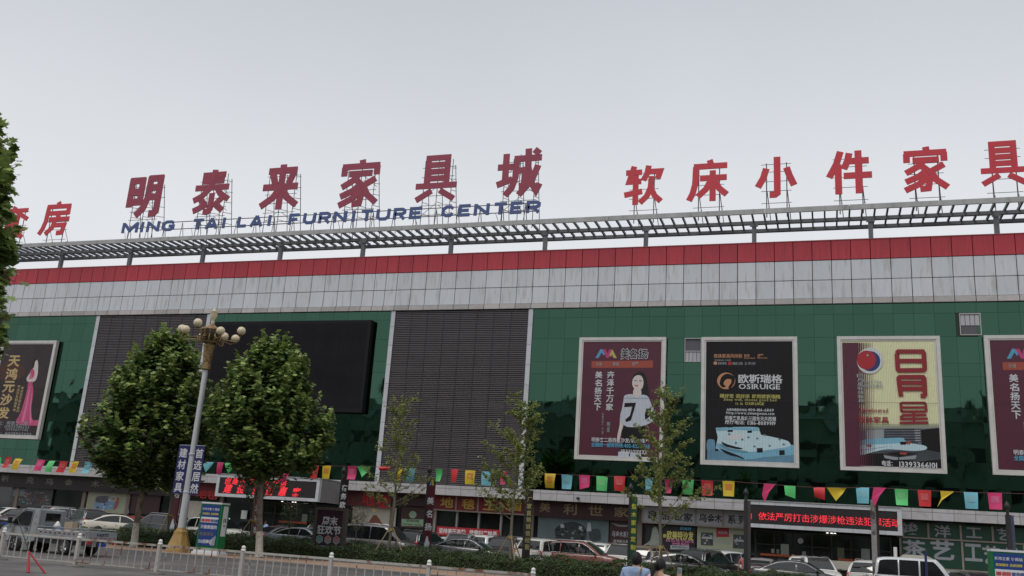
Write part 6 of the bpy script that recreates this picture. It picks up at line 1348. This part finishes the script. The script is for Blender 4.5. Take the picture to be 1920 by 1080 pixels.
def person(loc, rz, label, H=1.72, shirt=(110, 140, 190), legs=(40, 44, 60), armR=None, armL=None, headturn=0, headtilt=0, female=False, dress=None, name='person', hairlen=0):
    t = thing(name, loc, label, 'person', rz=rz); ORG[t.name] = None
    k = H/1.72; sh = .175 if female else .20
    def K(*v): return tuple(a*k for a in v[:3])+(v[3] if isinstance(v[3], tuple) else v[3],)
    P = {'pel': K(0, 0, .93, (.12, .09)), 'waist': K(0, .0, 1.06, (.115, .085)), 'chest': K(0, .0, 1.27, (.14, .10)), 'neckb': K(0, -.01, 1.44, (.075, .065)), 'neck': K(0, .01, 1.53, .052), 'headb': K(0, .012, 1.585, .05)}
    P['up'] = K(0, -.01, 1.385, (.125, .085))
    E_ = [('pel', 'waist'), ('waist', 'chest'), ('chest', 'up'), ('up', 'neckb'), ('neckb', 'neck'), ('neck', 'headb')]
    armR = armR or [(.27, .0, 1.13), (.28, .06, .88)]; armL = armL or [(-.27, .0, 1.13), (-.28, .06, .88)]
    for s_, nm, arm in ((1, 'R', armR), (-1, 'L', armL)):
        P[nm+'sh'] = K(s_*sh, -.01, 1.40, .052); P[nm+'el'] = K(*arm[0], .036); P[nm+'wrist'] = K(*arm[1], .026)
        E_ += [('up', nm+'sh'), (nm+'sh', nm+'el'), (nm+'el', nm+'wrist')]
        d = Vector(arm[1])-Vector(arm[0]); hand(P, E_, P[nm+'wrist'][:3], d, nm)
        P[nm+'hip'] = K(s_*.095, 0, .88, .085); P[nm+'knee'] = K(s_*.10, .01+.03*s_, .48, .056); P[nm+'ank'] = K(s_*.10, -.03+.05*s_, .09, .038); P[nm+'toe'] = K(s_*.115, .12+.05*s_, .035, .034)
        E_ += [('pel', nm+'hip'), (nm+'hip', nm+'knee'), (nm+'knee', nm+'ank'), (nm+'ank', nm+'toe')]
    hc = (0, .025*k+.02*math.sin(-headtilt), 1.605*k); st = {}
    def ex(mb): st['rt'] = head(mb, hc, headturn, headtilt, k)
    skin('body', P, E_, m_skin, t, 2, ex); rt = st['rt']
    mb = MB()
    for s_ in (-1, 1): e = MB(); e.ball((s_*.03, .088, .012), .009, 6, 4); mb.add([rt(v) for v in e.v], e.f)
    mb.build('eyes', m_hair, t, True)
    e = MB(); e.box(-.022, .088, -.058, .022, .098, -.05); mb = MB(); mb.add([rt(v) for v in e.v], e.f); mb.build('mouth', flat('lips', 150, 84, 78), t, True)
    hr = MB(); e = MB(); n, m = 20, 10
    for i in range(m+1):
        th = math.pi*.66*i/m
        for j in range(n):
            a = 2*math.pi*j/n; back = max(0, -math.sin(a)); th2 = th*(1+.28*back+(.25*hairlen*back))-(.22*th*max(0, math.sin(a)))
            e.v.append((.090*math.sin(th2)*math.cos(a)*(1+.02*math.sin(9*a)), .113*math.sin(th2)*math.sin(a)-.008, .008+.130*math.cos(th2)+.003*math.sin(7*a+i)))
    e.f = [(i*n+j, (i+1)*n+j, (i+1)*n+(j+1) % n, i*n+(j+1) % n) for i in range(m) for j in range(n)]
    hr.add([rt(v) for v in e.v], e.f, True)
    if female:
        hr.tube([rt((0, -.10, .0)), rt((0, -.15, -.06)), rt((.01, -.15, -.2)), rt((.01, -.12, -.36))], [.04, .045, .04, .012], 8)
    hr.build('hair', m_hair, t, True)
    ms_ = M('shirt cloth', S(*(dress or shirt)), .85, noise=.08, ns=6, bump=.3, bs=9)
    Q = {'chest': K(0, 0, 1.26, (.165 if not female else .14, .125)), 'waist': K(0, 0, 1.06, (.16 if not female else .125, .115)), 'hem': K(0, 0, .90 if not dress else .62, (.165 if not dress else .2, .125 if not dress else .17)), 'col': K(0, -.012, 1.485, (.078, .070))}
    Q['up'] = K(0, -.012, 1.375, (.155 if not female else .13, .11)); F_ = [('chest', 'waist'), ('waist', 'hem'), ('chest', 'up'), ('up', 'col')]
    for s_, nm, arm in ((1, 'R', armR), (-1, 'L', armL)):
        a = Vector((s_*sh, -.01, 1.40)); b = Vector(arm[0]); c_ = a.lerp(b, .72)
        Q[nm+'s'] = K(*a, (.085 if not female else .065)); Q[nm+'c'] = K(*c_, (.066 if not female else .052)); F_ += [('up', nm+'s'), (nm+'s', nm+'c')]
    skin('shirt' if not dress else 'dress', Q, F_, ms_, t, 2)
    if not dress:
        G = {'pel': K(0, 0, .93, (.14, .11))}; g_ = []
        for s_, nm in ((1, 'R'), (-1, 'L')):
            G[nm+'hip'] = K(s_*.10, 0, .85, .10); G[nm+'knee'] = K(s_*.10, .01+.03*s_, .48, .075); G[nm+'ank'] = K(s_*.10, -.03+.05*s_, .12, .06); g_ += [('pel', nm+'hip'), (nm+'hip', nm+'knee'), (nm+'knee', nm+'ank')]
        skin('trousers', G, g_, M('trouser cloth', S(*legs), .85, noise=.1, ns=5), t, 2)
    mb = MB()
    for s_ in (-1, 1): mb.ball((s_*.113*k, .05+.05*s_, .045), .062, 10, 6, .8, 2.0, .75)
    mb.build('shoes', flat('shoe', 60, 56, 56), t, True)
    return t
PYD = 17.4
q = at(1193, 1060, PYD)
t = person((q.x, PYD, 0), R(-8), 'man in a light blue t-shirt with a tan strap over one shoulder, seen from behind', 1.74, (150, 172, 206), (52, 56, 70))
mb = MB(); mb.tube([(.10, .15, 1.22), (.115, .10, 1.47), (.118, -.03, 1.512), (.115, -.15, 1.43), (.10, -.172, 1.26), (.08, -.16, 1.1)], .014, 6); s_ = mb.build('bag_strap', flat('tan strap', 186, 142, 92), t, True)
q = at(1237, 1062, PYD-.3)
person((q.x, PYD-.3, 0), R(-14), 'woman with a black ponytail and pale pink dress looking at a phone, seen from behind', 1.66, headturn=R(-18), headtilt=R(-24), female=True, dress=(206, 176, 178), armR=[(.27, .03, 1.15), (.25, .25, 1.36)], armL=[(-.25, .06, 1.13), (.02, .26, 1.17)], hairlen=.6)
c_, s_ = math.cos(R(-14)), math.sin(R(-14)); hx, hy = .235*.965, .37*.965
t = thing('phone', (q.x+hx*c_-hy*s_, PYD-.3+hx*s_+hy*c_, 1.385), 'white phone held up by the woman with a ponytail', 'phone', rz=R(-14)); ORG[t.name] = None
mb = MB(); mb.box(-.037, -.005, 0, .037, .005, .15); mb.build('case', m_kwhite, t, True); MB().rect(-.033, .008, .033, .142, -.0062).build('screen', flat('phone screen', 120, 130, 140), t, True)
q = at(1395, 1050, 51.5)
person((q.x, 51.5, LOT), R(10), 'woman in a long pink shirt standing beside the bare black post', 1.66, (206, 120, 122), (60, 50, 56), female=True)
q = at(500, 975, 62.0)
person((q.x, 62.0, LOT), R(150), 'person in a pale blue shirt in the shade of the left entrance', 1.72, (150, 172, 214), (36, 38, 46))
for px, lb, shc in ((1243, 'person in a white top before the black poster, left of a pair', (214, 214, 214)), (1252, 'person in a dark top before the black poster, right of a pair', (52, 46, 56))):
    q = at(px, 1028, 63.0); person((q.x, 63.0, LOT), R(165), lb, 1.62, shc, (50, 50, 60))
drv = person(on_truck((1.12, .36, -.22)), R(177-90), 'driver in the pickup cab with a bare arm at the open window', 1.6, (70, 72, 84), (40, 42, 50), armL=[(-.30, .20, 1.22), (-.20, .46, 1.20)], armR=[(.27, .15, 1.2), (.15, .45, 1.25)])

# ------------------------------------------------------------------ the other side of the road, mirrored in the green glass
t = thing('opposite_mall', (-40, -30, 0), 'long dark building across the road, seen only as a reflection in the green glass', 'building')
MB().box(-170, -60, 0, 60, -30, 27).build('wall', flat('opposite wall', 150, 158, 150, noise=.45, ns=.25), t)
mb = MB()
for i in range(36):
    x = -168+i*6.3
    for z in (3, 8, 13, 18): mb.box(x, -29.98, z, x+rnd.uniform(1.5, 4.6), -29.9, z+2.2)
mb.build('window_band', m_dglass, t)
MB().box(-170, -29.9, 24.6, 60, -29.5, 26.0).build('fascia', m_grey, t)
mb = MB(); 
for i in range(26):
    h_ = rnd.uniform(1.5, 4.0); x = -165+i*8.6; mb.box(x, -33, 27.01, x+rnd.uniform(2, 5), -31, 27+h_)
mb.build('roof_boxes', flat('roof box', 60, 62, 64), t)
rg = random.Random(77)
for i in range(12):
    x = -95+i*9.5+rg.uniform(-2, 2); h_ = rg.uniform(8, 13); y = -9-rg.uniform(0, 3)
    t = thing('roadside_tree', (x, y, 0), 'dark roadside tree across the road, seen only as a reflection', 'tree', 'roadside trees behind the camera')
    MB().tube([(x, y, 0), (x, y, h_*.7)], [.2, .08], 7).build('trunk', m_trunk, t)
    mb = MB()
    for k in range(900):
        z = rg.uniform(h_*.3, h_); r_ = 2.6*math.sin(math.pi*min(1, max(.05, (z-h_*.25)/(h_*.78))))*rg.random()**.4; a = rg.uniform(0, 6.28)
        leaf(mb, Vector((x+math.cos(a)*r_, y+math.sin(a)*r_, z)), Vector((rg.gauss(0, 1), rg.gauss(0, 1), 1)), rg.uniform(.5, .9), OVAL, rg)
    mb.build('crown', m_leaf, t)
